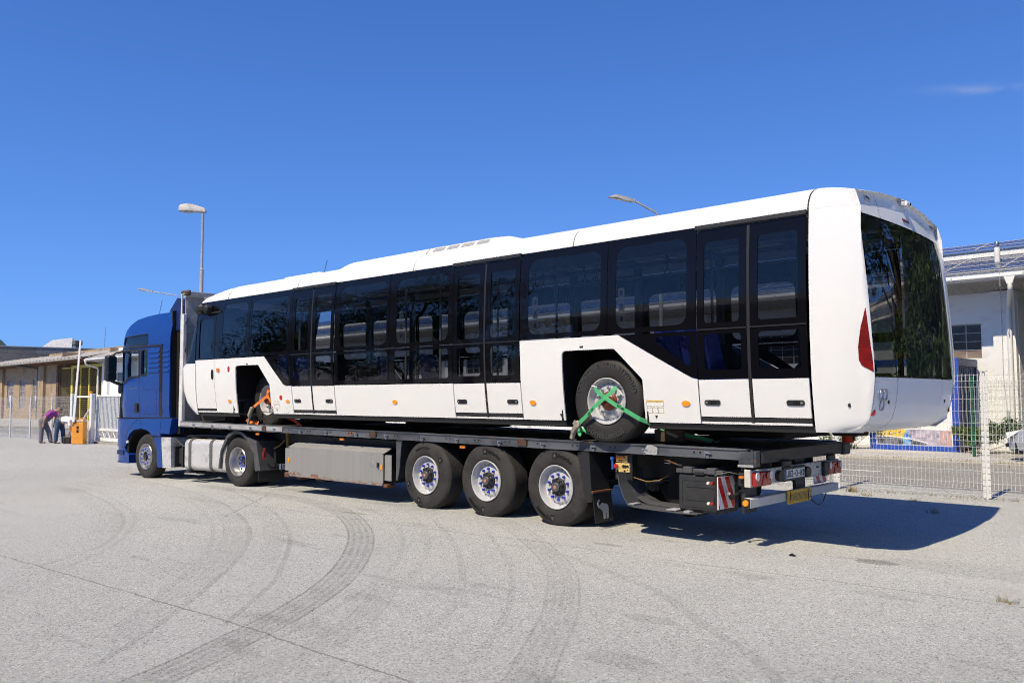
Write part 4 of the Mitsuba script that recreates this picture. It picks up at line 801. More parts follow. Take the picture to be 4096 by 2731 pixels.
put(bus, 'hanging_parts', [bx(a, b, y0, y1, z, 1.36, .02) for a, b, y0, y1, z in ((-2.9, -2.3, .5, 1.1, 1.24), (-1.2, -.6, .6, 2.0, 1.22), (.2, .9, .4, 1.0, 1.25), (4.6, 5.6, .6, 1.9, 1.22), (5.9, 6.2, 1.2, 1.6, 1.25), (-3.9, -3.5, .3, .9, 1.25))]+[cyl((-5.5, .15, 1.32), (-5.1, .1, 1.30), .05, 10)], 'black_matte', 30)
for x, yw, z0, tx in ((3.57, -.135, 1.665, [('CONTINENTAL HYBRID', .07, .415, .02, True), ('Continental', .075, .40, math.pi+.05, False)]), (-4.92, .24, 1.66, [('CONTINENTAL', .07, .415, -1.1, True), ('Continental', .075, .40, math.pi+.1, False)])):
    wheel(bus, F((x, yw, z0)), R=.536, ground=.515, tyre='rubber_bus', nut='steel', hub='hub_red', text=tx, tmat='rubber_print_bus'); wheel(bus, F((x, 2.55-yw, z0), (-1, 0, 0), (0, -1, 0)), ground=.515, tyre='rubber_bus', far=True)
    put(bus, 'axle', cyl((x, yw+.2, z0), (x, 2.35-yw, z0), .09, 12), 'black_matte', 30)
# inside
put(bus, 'cabin_floor', cat(*[bx(a, b, y0, 2.55-y0, 1.63, 1.68) for a, b, y0 in ((-7.1, -5.49, -.1), (-5.49, -4.08, .77), (-4.08, 2.88, -.1), (2.88, 4.21, .60), (4.21, 6.5, -.1))]), 'bus_floor', False); put(bus, 'ceiling', [bx(-7.0, 6.5, -.05, 2.6, 3.80, 3.83)], 'bus_inside', False)
put(bus, 'ceiling_lamp', [bx(x, x+1.0, y, y+.12, 3.78, 3.80) for x in np.arange(-5.5, 6, 1.35) for y in (.45, 1.98)], 'lamp_strip', False)
put(bus, 'pillar', [bx(x-.05, x+.05, 2*YC+.08, 2*YC+.16, 1.7, 3.8) for x in (-4.87, -3.41, -2.11, -.64, .84, 2.18, 3.66, 4.93)], 'bus_inside', False)
for x, y in ((-5.3, .9), (-4.0, .35), (-1.0, .45), (-.1, 1.75), (-.2, .5), (1.0, .45), (1.75, 1.1), (2.0, 2.2), (2.95, .9), (3.95, 1.9), (4.3, .7), (5.1, .6), (5.25, 1.9)): put(bus, 'grab_pole', cyl((x, y, 1.68), (x, y, 3.8), .02, 10), 'pole_grey', True)
put(bus, 'hand_rail', [cyl((-4.5, y, 3.55), (6.1, y, 3.55), .018, 8) for y in (.5, 2.05)], 'pole_grey', True)
for i, (x, y) in enumerate(((-1.6, 2.05), (-1.45, 2.05), (-.2, .5), (.05, .5), (1.15, 2.05), (1.85, .5), (2.0, .5), (2.75, .5), (2.95, .5), (3.35, 2.05), (4.1, .5), (4.6, .5), (5.9, .5), (6.0, .5), (6.08, .5), (5.0, 2.05), (3.9, 2.05), (-.35, 2.05))):
    an = np.linspace(0, 2*math.pi, 14); k = num(bus+'__hand_strap'); put(k, 'band', bx(x-.012, x+.012, y-.006, y+.006, 3.36, 3.56), 'grip_black', False); put(k, 'ring', tube([(x+.045*math.cos(a), y, 3.315+.045*math.sin(a)) for a in an], .008, 6, False), 'grip_black', True)
def seat(x, y, dirx=1):
    k = num(bus+'__seat'); put(k, 'backrest', tilt(bx(-.05, .05, -.21, .21, 0, .58, .04), (0, 0, 0), .22*dirx, (0, 1, 0)).apply_translation((x, y, 1.95 if dirx > 0 else 2.0)), 'seat_blue', 30); put(k, 'cushion', bx(x-(.45 if dirx > 0 else 0), x+(.0 if dirx > 0 else .45), y-.21, y+.21, 1.85, 1.95, .04), 'seat_blue', 30); put(k, 'stand', bx(x-.25*dirx-.1, x-.25*dirx+.1, y-.15, y+.15, 1.68, 1.85), 'bus_inside', False)
for x, y, d in ((4.42, .1, -1), (4.74, .1, -1), (4.42, .56, -1), (4.74, .56, -1), (-3.9, .12, -1), (-3.55, .12, -1), (-3.9, 2.45, -1), (-2.6, 2.45, -1), (5.95, 1.9, -1), (5.95, 2.35, -1), (-6.4, .55, 1)): seat(x, y, d)
put(bus, 'wheel_arch_box', [rb for rb in (bx(2.85, 4.25, .60, .66, 1.68, 2.40, .02), bx(2.85, 4.25, 1.95, 2.55, 1.68, 2.40, .1), bx(-5.5, -4.1, .78, .84, 1.68, 2.42, .02), bx(-5.5, -4.1, 1.75, 2.55, 1.68, 2.42, .1), bx(.2, 1.1, 1.95, 2.5, 1.68, 2.33, .22), bx(5.1, 5.6, 1.6, 2.2, 1.68, 2.2, .2))], 'black_plastic', 30)
put(bus, 'dashboard', [bx(-7.1, -6.6, .1, 2.4, 1.9, 2.6, .08)], 'black_plastic', 30)
put(bus, 'window_sticker', [bx(x, x+.09, YB+.03, YB+.032, z, z+.13) for x in (-.40, 2.40, 3.82) for z in (2.62, 2.78, 2.94)], 'sticker_dim', False)
put(bus, 'sticker_picture', [bx(x+.02, x+.07, YB+.0285, YB+.0298, z+.03, z+.10) for x in (-.40, 2.40, 3.82) for z in (2.62, 2.78, 2.94)], 'sign_blue', False)
bl = thing('warning_beacon', 'red orange ribbed beacon hanging under the rear end of the bus', 'beacon')
put(bl, 'lens', lathe([(0, 0), (0, .075)]+[q for i in range(6) for q in ((i*.028+.004, .078), (i*.028+.018, .070))]+[(.175, .078), (.18, 0)], 20, 'z').apply_translation((5.62, 2.42, 1.11)), 'beacon_red', 30); put(bl, 'clip', bx(5.695, 5.71, 2.40, 2.44, 1.13, 1.32), 'black_plastic', False)
put(bl, 'base', lathe([(0, 0), (0, .07), (.05, .06), (.05, 0)], 20, 'z').apply_translation((5.62, 2.42, 1.29)), 'black_plastic', 30)
# ------------------------------------------------------------------ lashing straps
gs = thing('ratchet_strap', 'green ratchet strap crossed over the hub of the rear bus wheel', 'strap', None)
put(gs, 'webbing', ribbon([(3.76, -.17, 1.84), (3.71, -.20, 1.78), (3.60, -.215, 1.70), (3.46, -.22, 1.60), (3.30, -.215, 1.46), (3.19, -.20, 1.385)], .052, .004, (.6, 0, -.8)), 'green_strap', 20)
put(gs, 'webbing', ribbon([(3.42, -.17, 1.83), (3.48, -.20, 1.79), (3.60, -.212, 1.715), (3.76, -.225, 1.63), (3.95, -.22, 1.54), (4.12, -.20, 1.45), (4.22, -.10, 1.395), (4.30, .2, 1.345)], .052, .004, (.5, 0, .85)), 'green_strap', 20)
put(gs, 'hook', [tube([(3.74, -.16, 1.85), (3.80, -.19, 1.87), (3.83, -.15, 1.84), (3.80, -.12, 1.80)], .008, 6), tube([(3.45, -.16, 1.84), (3.39, -.19, 1.86), (3.37, -.15, 1.82)], .008, 6)], 'steel', 20)
put(gs, 'ratchet', [tilt(bx(-.03, .03, -.035, .035, -.09, .09, .01), (0, 0, 0), .6, (0, 1, 0)).apply_translation((3.13, -.19, 1.33)), tilt(bx(-.05, .05, -.04, -.03, -.03, .03), (0, 0, 0), .6, (0, 1, 0)).apply_translation((3.16, -.19, 1.37)), tilt(bx(-.022, .022, -.03, .03, -.08, .05, .006), (0, 0, 0), .3, (0, 1, 0)).apply_translation((3.06, -.16, 1.25)), tube([(3.05, -.15, 1.19), (3.05, -.10, 1.155), (3.02, -.05, 1.16)], .008, 6)], 'ratchet_metal', 20)
put(gs, 'loose_end', [ribbon([(3.16, -.16, 1.36), (3.12, -.05, 1.25), (3.02, .05, 1.215), (2.94, .12, 1.23), (2.92, .12, 1.28), (3.05, .1, 1.285), (3.15, .06, 1.24)], .05, .004, (0, .8, 1))], 'green_strap', 20)
def strap_text(m, o, ang):
    v = m.vertices.copy(); c, s = math.cos(ang), math.sin(ang); return tm(np.c_[o[0]+c*v[:, 0]-s*v[:, 2], v[:, 1]+o[1], o[2]+s*v[:, 0]+c*v[:, 2]], m.faces)
put(gs, 'lettering', [strap_text(textY('RX-lift', .026, 0, 0, 0, .001, True), (3.80, -.2285, 1.605), -.50), strap_text(textY('RX-lift', .026, 0, 0, 0, .001, True), (3.42, -.2255, 1.582), math.pi+.80)], 'ink', False)
g2 = thing('ratchet_strap', 'green ratchet strap lying slack on the deck behind the rear bus wheel', 'strap')
put(g2, 'webbing', [ribbon([(4.05, .30, 1.32), (4.17, .33, 1.285)], .03, .004, (0, 1, .3)), ribbon([(4.28, .35, 1.25), (4.36, .36, 1.265), (4.46, .38, 1.235), (4.55, .40, 1.225), (4.66, .42, 1.195), (4.74, .44, 1.18)], .05, .004, (0, .5, 1))], 'green_strap', 20)
put(g2, 'ratchet', [tilt(bx(-.09, .09, -.03, .03, -.022, .022, .01), (0, 0, 0), .32, (0, 1, 0)).apply_translation((4.25, .34, 1.25)), tube([(4.74, .44, 1.185), (4.80, .45, 1.165), (4.83, .45, 1.18)], .008, 6)], 'ratchet_metal', 20); put(g2, 'lower_webbing', ribbon([(4.36, .36, 1.225), (4.55, .40, 1.19), (4.74, .44, 1.17)], .05, .004, (0, .4, 1)), 'brown_strap', 20)
os_ = thing('ratchet_strap', 'orange ratchet strap wrapped round the hub of the front bus wheel', 'strap')
put(os_, 'webbing', ribbon([(-4.82, .19, 1.87), (-4.79, .16, 1.77), (-4.83, .155, 1.73), (-5.0, .14, 1.64), (-5.08, .10, 1.58), (-5.10, .05, 1.53)], .05, .004, (.4, 0, -.9)), 'orange_strap', 20); put(os_, 'webbing', ribbon([(-4.70, .18, 1.86), (-4.79, .15, 1.80), (-4.75, .15, 1.72), (-4.68, .16, 1.62)], .05, .004, (1, 0, .2)), 'orange_strap', 20)
put(os_, 'ratchet', [tilt(bx(-.035, .035, -.03, .03, -.11, .11, .01), (0, 0, 0), .6, (0, 1, 0)).apply_translation((-5.14, .0, 1.43)), tilt(bx(-.02, .02, -.02, .02, -.10, .06, .006), (0, 0, 0), .35, (0, 1, 0)).apply_translation((-5.22, .02, 1.28))], 'ratchet_metal', 20)
put(os_, 'loose_end', [ribbon([(-5.36, .05, 1.28), (-5.34, .10, 1.22), (-5.22, .12, 1.235), (-5.10, .14, 1.23), (-5.08, .14, 1.20), (-5.22, .12, 1.19), (-5.34, .1, 1.18)], .07, .004, (0, .7, 1))], 'orange_strap', 20); put(os_, 'tail', ribbon([(-4.10, .10, 1.38), (-4.0, .10, 1.33), (-3.78, .10, 1.29), (-3.52, .10, 1.18)], .05, .004, (0, .4, 1)), 'red_strap', 20)
# ------------------------------------------------------------------ tractor unit
tk = thing('tractor_truck', 'blue tractor truck with high roof cab and chrome wheels pulling the flatbed', 'truck')
_a = math.radians(3.8); EX = np.array([math.cos(_a), math.sin(_a), .0138]); EX /= np.linalg.norm(EX); EY = np.array([-math.sin(_a), math.cos(_a), 0]); EZ = np.cross(EX, EY)
TF = F((-5.8, .1, -.078), EX, EY, EZ)
FR.append(TF)
WID = 2.44
prof_c = [(-2.60, 1.38), (-4.93, 1.38), (-5.03, 1.42), (-5.08, 2.02), (-5.05, 2.15), (-4.97, 2.6), (-4.88, 3.08), (-4.80, 3.28), (-4.70, 3.44), (-4.55, 3.56), (-4.30, 3.68), (-3.9, 3.735), (-3.40, 3.76), (-2.66, 3.76), (-2.65, 3.0)]
def cabwarp(v):
    x, y, z = v[:, 0], v[:, 1].copy(), v[:, 2]
    s = np.where(y < WID/2, -1, 1); h = np.abs(y-WID/2)/(WID/2)
    inset = .16*np.clip((z-3.0)/.76, 0, 1)**2.2+.22*np.clip((-4.45-x)/.62, 0, 1)**2.6+.02*np.clip((1.6-z)/.25, 0, 1)
    v[:, 1] = WID/2+s*h*(WID/2-inset); return v
outer = to_man(exY(prof_c, 0, WID)); PC = Polygon(prof_c)
door_gl = rpoly([(-4.86, 2.93), (-3.99, 2.93), (-3.97, 2.35), (-4.37, 2.35), (-4.60, 2.24), (-4.90, 2.23)], .03); qgl = rrect(-3.85, -3.63, 2.36, 2.93, .05); ugl = rpoly([(-4.70, 3.27), (-3.61, 3.30), (-3.58, 3.07), (-4.72, 3.09)], .04)
inner = to_man(exY(list(PC.buffer(-.07).exterior.coords)[:-1], .07, WID-.07))
cab = outer-inner
for g in (door_gl, qgl, ugl): cab = cab-to_man(exY(g, -.1, WID+.1))
cab = cab-to_man(bx(-5.3, -4.7, .22, WID-.22, 2.15, 2.95))
cm_ = of(cab.refine_to_length(.16)); cm_ = tm(cabwarp(cm_.vertices.copy()), cm_.faces)
put(tk, 'cab', cm_, 'blue_paint', 28)
def cskin(poly, d0, t, far=False, l=.2): # a skin on the cab side
    m = refine(exY(poly, d0, d0+t), l) if t > 0 else exY(poly, d0, d0+.001); v = cabwarp(m.vertices.copy()); fc = m.faces
    v = m.vertices.copy(); base = np.c_[v[:, 0], np.zeros(len(v)), v[:, 2]]; b = cabwarp(base.copy())[:, 1]; v[:, 1] += b
    if far: v[:, 1] = WID-v[:, 1]; fc = fc[:, ::-1]
    return tm(v, fc)
def csheet(poly, d0, far=False):
    m = exY(poly, 0, .01); m = tm(m.vertices, m.faces[(m.vertices[m.faces][:, :, 1] < .001).all(1)]); m = refine_simple(m, .3); v = m.vertices.copy(); v[:, 1] = d0+cabwarp(np.c_[v[:, 0], 0*v[:, 0], v[:, 2]])[:, 1]
    if far: v[:, 1] = WID-v[:, 1]
    return tm(v, m.faces)
for far in (False, True):
    k = num(tk+'__door'); put(k, 'window_frame', cskin(Polygon(door_gl.buffer(.045).exterior).difference(door_gl), -.008, .03, far), 'black_plastic', 30); put(k, 'glass', csheet(door_gl, .03, far), 'cab_glass', True)
    put(tk, 'quarter_window', csheet(qgl, .03, far), 'smoked_glass', True); put(tk, 'window_surround', cskin(Polygon(qgl.buffer(.035).exterior).difference(qgl).union(sbox(-3.97, 2.33, -3.86, 2.95)), -.006, .03, far), 'black_plastic', 30)
    put(tk, 'roof_window', csheet(ugl, .02, far), 'smoked_glass', True); put(tk, 'roof_window_seal', cskin(Polygon(ugl.buffer(.02).exterior).difference(ugl), -.004, .03, far), 'black_plastic', 30)
    put(tk, 'drip_rail', cskin(Polygon([(-4.76, 3.005), (-2.92, 2.995), (-2.92, 3.03), (-4.75, 3.055)]), -.022, .03, far), 'black_plastic', 30)
    put(tk, 'air_intake', cskin(sbox(-3.045, 1.41, -2.915, 2.985), -.004, .012, far), 'black_plastic', 30)
    if not far:
        put(tk, 'intake_slots', [cskin(sbox(-3.03, z, -2.93, z+.018), -.010, .01) for z in np.arange(1.96, 2.95, .038)], 'black_matte', False, kind='stuff')
        put(k, 'handle', [cskin(rrect(-4.13, -3.93, 1.50, 1.72, .03), -.010, .014), cskin(rrect(-4.02, -3.96, 1.53, 1.70, .02), -.035, .022)], 'black_plastic', 30)
        put(k, 'seam', [cskin(Polygon([(-3.925, 1.40), (-3.918, 1.40), (-3.918, 2.32), (-3.925, 2.32)]), -.0015, .002), cskin(sbox(-3.87, 2.96, -3.863, 3.0), -.0015, .002)], 'ink', False)
        put(k, 'model_badge', [strap_text(textY('TGX 18.440', .042, 0, 0, 0, .002, True), (-4.38, float(cabwarp(np.array([[-4.2, 0, 2.03]]))[0, 1])-.002, 2.03), .02)], 'steel', False)
        b = rrect(-3.785, -3.155, 1.455, 2.02, .02); put(tk, 'locker_door', cskin(b.buffer(-.006), -.004, .01), 'blue_paint', 30); put(tk, 'locker_seam', cskin(b.difference(b.buffer(-.006)), -.001, .002), 'ink', False)
    ribs = []
    for i in range(5):
        z = 2.885-.112*i
        for a, b in ((-3.51, -3.06), (-2.90, -2.64)):
            m = hull([(x, y, zz) for x in (a, b) for y, zz in ((.01, z+.05), (-.022, z-.020), (-.020, z-.032), (.01, z-.045))]); w_ = cabwarp(np.c_[m.vertices[:, 0], 0*m.vertices[:, 0], m.vertices[:, 2]])[:, 1]; v = m.vertices+np.c_[0*w_, w_, 0*w_]; v = v*[1, -1, 1]+[0, WID, 0] if far else v; ribs.append(tm(v, m.faces[:, ::-1] if far else m.faces))
    put(tk, 'pressed_rib', ribs, 'blue_paint', 30)
    put(tk, 'rear_edge_trim', cskin(sbox(-2.66, 1.40, -2.60, 3.72), -.006, .02, far), 'blue_paint', 30)
put(tk, 'windscreen', grid(np.array([[(x-.05*(1-((y-1.22)/1.1)**2), y, z) for y in np.linspace(.16, 2.28, 9)] for x, z in ((-5.03, 2.15), (-4.96, 2.55), (-4.90, 2.95))])), 'cab_glass', True)
put(tk, 'sun_visor', bx(-5.08, -4.86, .15, 2.29, 2.92, 3.05, .03), 'smoked_glass' if False else 'black_gloss', 30)
# lower cab, arch, step, bumper
low = rpoly([(-5.08, 1.35), (-5.06, 1.05), (-5.03, .70), (-4.53, .70), (-4.45, .86), (-4.33, 1.0), (-4.12, 1.10), (-3.79, 1.135), (-3.48, 1.09), (-3.28, .975), (-2.94, .98), (-2.94, 1.035), (-2.56, 1.02), (-2.49, 1.37)], .015)
def lowskin(poly, y0, t): m = refine(exY(poly, y0, y0+t), .2); v = m.vertices; v[:, 1] += .10*np.clip((-4.7-v[:, 0])/.4, 0, 1)**2-.02*np.clip((1.35-v[:, 2])/.3, 0, 1)*np.clip((v[:, 0]+4.6)/.4, 0, 1); return m
for far in (False, True):
    def mir(m): return tm(m.vertices*[1, -1, 1]+[0, WID, 0], m.faces[:, ::-1]) if far else m
    put(tk, 'lower_cab', mir(lowskin(low, .0, .35)), 'blue_paint', 28); put(tk, 'bumper', mir(lowskin(rpoly([(-5.03, .70), (-4.98, .32), (-4.37, .32), (-4.37, .52), (-4.55, .60), (-4.60, .70)], .01), .02, .4)), 'blue_paint', 28)
    put(tk, 'step', [mir(bx(-4.92, -4.62, .0, .1, .52, .62)), mir(bx(-4.95, -4.40, .03, .10, .33, .36))], 'dark_blue_paint', False)
    put(tk, 'arch_liner', mir(exY([(-4.55, .5), (-4.50, .86), (-4.36, 1.01), (-4.12, 1.12), (-3.79, 1.15), (-3.46, 1.11), (-3.22, .98), (-3.15, .5), (-3.25, .5), (-3.3, .9), (-3.5, 1.05), (-3.79, 1.1), (-4.1, 1.06), (-4.3, .95), (-4.42, .8), (-4.45, .5)], .04, .6)), 'black_matte', 30)
    put(tk, 'rear_wing', mir(exY(rpoly([(-3.29, .965), (-2.965, .975), (-2.90, .28), (-3.10, .27)], .02), .02, .10)), 'blue_paint', 28)
put(tk, 'fascia_seam', [lowskin(LineString([(-3.92, 1.37), (-4.15, 1.25), (-4.38, 1.10), (-4.52, .90), (-4.58, .70)]).buffer(.006), -.003, .004), lowskin(LineString([(-3.86, 1.37), (-3.84, 1.14)]).buffer(.004), -.003, .004), lowskin(LineString([(-2.93, 1.37), (-2.95, 1.03)]).buffer(.005), -.003, .004), bx(-4.95, -2.5, -.002, .02, 1.365, 1.385)], 'ink', False)
put(tk, 'front_grille', bx(-5.12, -5.04, .12, 2.32, .34, 1.9, .03), 'black_plastic', 30)
put(tk, 'side_indicator', lathe([(0, 0), (0, .045), (-.03, .038), (-.04, 0)], 16).apply_translation((-4.47, .03, .82)), 'clear_lens', 30)
mk = num(tk+'__mirror'); put(mk, 'housing', [bx(-4.98, -4.78, -.34, -.10, 2.24, 2.86, .05)], 'black_plastic', 30); put(mk, 'glass', [bx(-4.782, -4.776, -.32, -.12, 2.46, 2.82), bx(-4.782, -4.776, -.32, -.12, 2.27, 2.43)], 'mirror_glass', False); put(mk, 'arm', [tube([(-4.88, -.2, 2.83), (-4.82, -.12, 2.92), (-4.7, .06, 2.95)], .028, 8), tube([(-4.9, -.2, 2.26), (-4.86, -.05, 2.19), (-4.8, .12, 2.12)], .035, 8), bx(-4.80, -4.45, -.02, .12, 2.93, 2.98, .015), bx(-5.0, -4.78, .02, .16, 1.95, 2.16, .03)], 'black_plastic', 30)
mk = num(tk+'__mirror'); put(mk, 'housing', [bx(-4.98, -4.78, WID+.10, WID+.34, 2.24, 2.86, .05)], 'black_plastic', 30)
# cab inside
put(tk, 'dashboard', [hull([(-4.98, .1, 2.2), (-4.98, 2.34, 2.2), (-4.55, .1, 2.28), (-4.55, 2.34, 2.28), (-4.4, .1, 1.9), (-4.4, 2.34, 1.9), (-4.98, .1, 1.6), (-4.98, 2.34, 1.6)]), bx(-4.75, -4.70, .5, .62, 2.30, 2.46, .02)], 'black_plastic', 30); an = np.linspace(0, 2*math.pi, 20)
put(tk, 'steering_wheel', [tube([(-4.30+.10*math.sin(a), .60+.22*math.cos(a), 2.33+.14*math.sin(a)) for a in an], .016, 6, False), cyl((-4.35, .6, 2.3), (-4.55, .6, 2.0), .03, 8)], 'black_plastic', True); put(tk, 'headrest', [bx(-3.62, -3.5, .35, .85, 1.5, 2.75, .05), bx(-3.62, -3.5, 1.6, 2.1, 1.5, 2.3, .05)], 'black_plastic', 30); put(tk, 'curtain', [bx(-4.40, -3.98, 2.30, 2.33, 2.50, 2.92), bx(-4.40, -3.98, .35, .38, 2.56, 2.95)], 'black_matte', False)
put(tk, 'bunk_wall', bx(-3.3, -2.72, .1, 2.34, 1.45, 2.9), 'black_matte', False)
# behind the cab
put(tk, 'shaded_deflector', [bx(-2.60, -2.42, y, y+.03, 1.02, 3.92) for y in (.16, WID-.19)], 'black_matte', False); put(tk, 'cab_back', bx(-2.64, -2.60, .05, WID-.05, 1.3, 3.75), 'black_plastic', False)  # side sheets matte black: shade of the recess put into their colour
def spoil(y0, y1): return hull([(x, y, z) for x, z in ((-2.92, 3.77), (-2.88, 3.79), (-2.66, 3.98), (-2.58, 4.06), (-2.20, 3.985), (-2.20, 3.90), (-2.62, 3.78)) for y in (y0, y1)])
put(tk, 'roof_spoiler', [spoil(.14, WID-.14), bx(-2.6, -2.28, .12, WID-.12, 3.3, 3.9, .03)], 'dark_blue_paint', 30); put(tk, 'antenna', [cyl((-4.28, .62, 3.70), (-4.26, .62, 3.76), .014, 8), cyl((-4.26, .62, 3.76), (-4.10, .62, 4.18), .006, 6)], 'black_plastic', 30)
put(tk, 'chassis_frame', [bx(-4.9, 1.0, y, y+.09, .62, .93) for y in (.78, 1.55)]+[bx(-4.9, -4.6, .3, 2.1, .35, .8), bx(-3.3, -2.6, .4, 2.0, .5, 1.3), bx(-.9, .9, .70, 1.75, .93, 1.06, .03), bx(-2.55, -.6, .45, 1.9, .80, .95)], 'chassis_dark', False)
put(tk, 'hose_bundle', [tube([(-2.4, .5, 1.9), (-2.1, .55, 1.3), (-1.2, .6, 1.06), (-.4, .6, 1.10)], .03, 8)], 'black_plastic', 30); put(tk, 'perforated_step', [bx(-2.2, -.55, .25, .55, .99, 1.0)], 'rail_bright', False)
put(tk, 'catwalk', bx(-2.2, -.3, .20, .6, .95, .99), 'black_matte', False)
# side boxes
sb_ = num(tk+'__battery_box'); put(sb_, 'cover', [exY(rpoly([(-2.955, .945), (-2.56, .945), (-2.525, .28), (-2.885, .27)], .03), .02, .45)], 'tank_alu', 30); put(sb_, 'screws', [cyl((x, .016, z), (x, .03, z), .012, 8) for x, z in ((-2.92, .90), (-2.62, .90), (-2.87, .32), (-2.57, .32))], 'ink_grey', False, kind='stuff'); put(sb_, 'embossed_letters', strap_text(textY('MAN', .055, 0, 0, 0, .004, True), (-2.88, .02, .69), 0), 'rim_silver', False)
put(tk, 'air_tank', [cyl((-2.45, .45, .62), (-2.45, .45, .30), .09, 12), bx(-2.50, -2.15, .18, .5, .35, .70, .02), bx(-2.50, -2.47, .08, .5, .30, .75), bx(-2.2, -2.15, .08, .5, .30, .75), tube([(-2.5, .1, .92), (-2.3, .15, .78), (-2.2, .2, .72)], .025, 8)], 'chassis_dark', 30)
ft = num(tk+'__fuel_tank'); tp = rrect(.06, .70, .25, .92, .12, 8)
put(ft, 'tank', exX(tp, -2.04, -.44), 'tank_alu', 30); put(ft, 'strap', [exX(Polygon(tp.buffer(.012).exterior).difference(tp.buffer(.001)), x, x+.10) for x in (-1.88, -1.07)], 'strap_grey', 30); put(ft, 'filler_cap', [lathe([(0, 0), (0, .07), (.06, .07), (.075, .05), (.075, 0)], 16, 'z').apply_translation((-1.38, .30, .92))], 'black_plastic', 30); put(ft, 'bracket', [bx(-2.0, -1.85, .05, .5, .16, .25, .01), bx(-1.55, -1.45, .05, .5, .17, .2)], 'chassis_dark', 30)
put(ft, 'step_plate', bx(-1.95, -1.35, .0, .12, .175, .19), 'rail_bright', False)
# rear mudguard and flap
def archstrip(R0, R1, a0, a1, y0, y1, cx=0., cz=.5): t = np.linspace(a0, a1, 16); return exY([(cx+R1*math.cos(a), cz+R1*math.sin(a)) for a in t]+[(cx+R0*math.cos(a), cz+R0*math.sin(a)) for a in t[::-1]], y0, y1)
put(tk, 'mudguard', [archstrip(.56, .60, .95, 2.2, .0, .62), archstrip(.56, .62, .95, 2.2, -.01, .05), exY([(.32, .96), (.38, 1.0), (.66, .92), (.80, .36), (.63, .33), (.58, .66)], .0, .03), exY([(.32, .96), (.36, 1.0), (.66, .92), (.80, .36), (.77, .34), (.63, .87)], .0, .62), exY([(-.32, .95), (-.38, 1.0), (-.58, .72), (-.66, .34), (-.60, .34), (-.55, .7)], .0, .5)], 'grey_plastic', 30)
put(tk, 'mud_flap', bx(.70, .715, .02, .64, .12, .36), 'black_plastic', False); put(tk, 'tail_light', [lathe([(0, 0), (0, .03), (-.025, .02), (-.03, 0)], 10).apply_translation((.80, .10, z)) for z in (.76, .58)]+[bx(.79, .82, .05, .12, .60, .72, .01)], 'red_lens', 30)
pk = num(tk+'__number_plate'); put(pk, 'plate', bx(1.02, 1.03, .30, .82, .36, .47), 'plate_white', False); put(pk, 'characters', textX('K72-E-034', .066, 1.03, .37, .385, .002, True, .9), 'ink', False); put(pk, 'blue_band', bx(1.03, 1.0315, .302, .345, .362, .468), 'plate_blue', False)
put(tk, 'rear_lamp_bar', [bx(.95, 1.02, .2, 2.3, .48, .80, .01), bx(.9, 1.0, .4, 2.1, .30, .48, .01)], 'black_matte', False)
wheel(tk, F((-3.6, 0, .50)), 'front', nl=.026, R=.507, w=.31, rr=.293, ground=.495, rim='rim_alu', name='front_wheel'); wheel(tk, F((-3.6, WID, .50), (-1, 0, 0), (0, -1, 0)), 'front', R=.507, w=.31, rr=.293, ground=.495, far=True, name='front_wheel')
wheel(tk, F((0, .02, .495)), 'dual', nl=.026, R=.507, w=.31, rr=.293, ground=.49, rim='rim_alu', name='rear_wheel'); wheel(tk, F((0, .36, .495)), 'trailer', R=.507, w=.31, ground=.49, far=True, name='rear_wheel'); wheel(tk, F((0, WID, .495), (-1, 0, 0), (0, -1, 0)), 'dual', R=.507, w=.62, ground=.49, far=True, name='rear_wheel')
put(tk, 'axle', [cyl((0, .3, .49), (0, 2.1, .49), .10, 12), cyl((-3.6, .25, .47), (-3.6, 2.2, .47), .06, 12)], 'chassis_dark', 30)
FR.pop()
# ------------------------------------------------------------------ wire fence, gate, barrier
def wire_panel(L=2.44, H=2.03, step=.0625):
    zs = [0, .10, .20, .40, .60, .80, .90, 1.0, 1.2, 1.4, 1.6, 1.8, 1.9, 2.0]; off = {.10: .035, .90: .035, 1.9: .035}; ms = []
    for i in range(int(L/step)+1):
        x = i*step; P = [(x, -off.get(z, 0.), z) for z in zs]+[(x, 0, H)]
        P = [p for p in P if p[2] in (0, .10, .20, .80, .90, 1.0, 1.8, 1.9, 2.0) or p[2] == H]; ms.append(tube(P, .0030, 3, False))
    for z in zs: ms.append(tube([(0, -off.get(z, 0.)-.003, z), (L, -off.get(z, 0.)-.003, z)], .0038, 3, False))
    return cat(ms)
WP = wire_panel(); WPK = mikit.ply(WP, 'galva', smooth=False); WPG = mikit.ply(WP, 'green_wire', smooth=False)
def post_mesh(h=2.12):
    ms = [bx(-.018, .018, -.02, .03, -.2, h, .003)]
    for s in (-1, 1):
        for i in range(int(h/.102)): z = .02+i*.102; ms.append(bx(s*.038-.021, s*.038+.021, -.034, -.026, z, z+.088))
    ms.append(bx(-.055, .055, -.045, .045, h, h+.018, .006)); return cat(ms)
PMS = mikit.ply(post_mesh(), 'galva_post', smooth=False)
def fence_y(x): return 6.9+.016*x
FDIR = math.degrees(math.atan(.016))
def fpanel(x, w, y=None, d=WPK, sc=1., label=None):
    k = num(w+'__fence_panel'); z = float(gz(x))+.06; scene[k] = {**d, 'to_world': T().translate([x, fence_y(x) if y is None else y, z]).rotate([0, 0, 1], FDIR).scale([sc, 1, 1])}; lab(k, label)
def fpost(x, w, y=None):
    k = num(w+'__fence_post'); scene[k] = {**PMS, 'to_world': T().translate([x, fence_y(x) if y is None else y, float(gz(x))]).rotate([0, 0, 1], FDIR)}
wf = thing('wire_fence', 'pale grey welded wire fence with notched posts behind the trailer and at the right', 'fence')
for x in [6.15-2.5*i for i in range(-4, 13)]: fpanel(x-2.46, wf); fpost(x, wf)
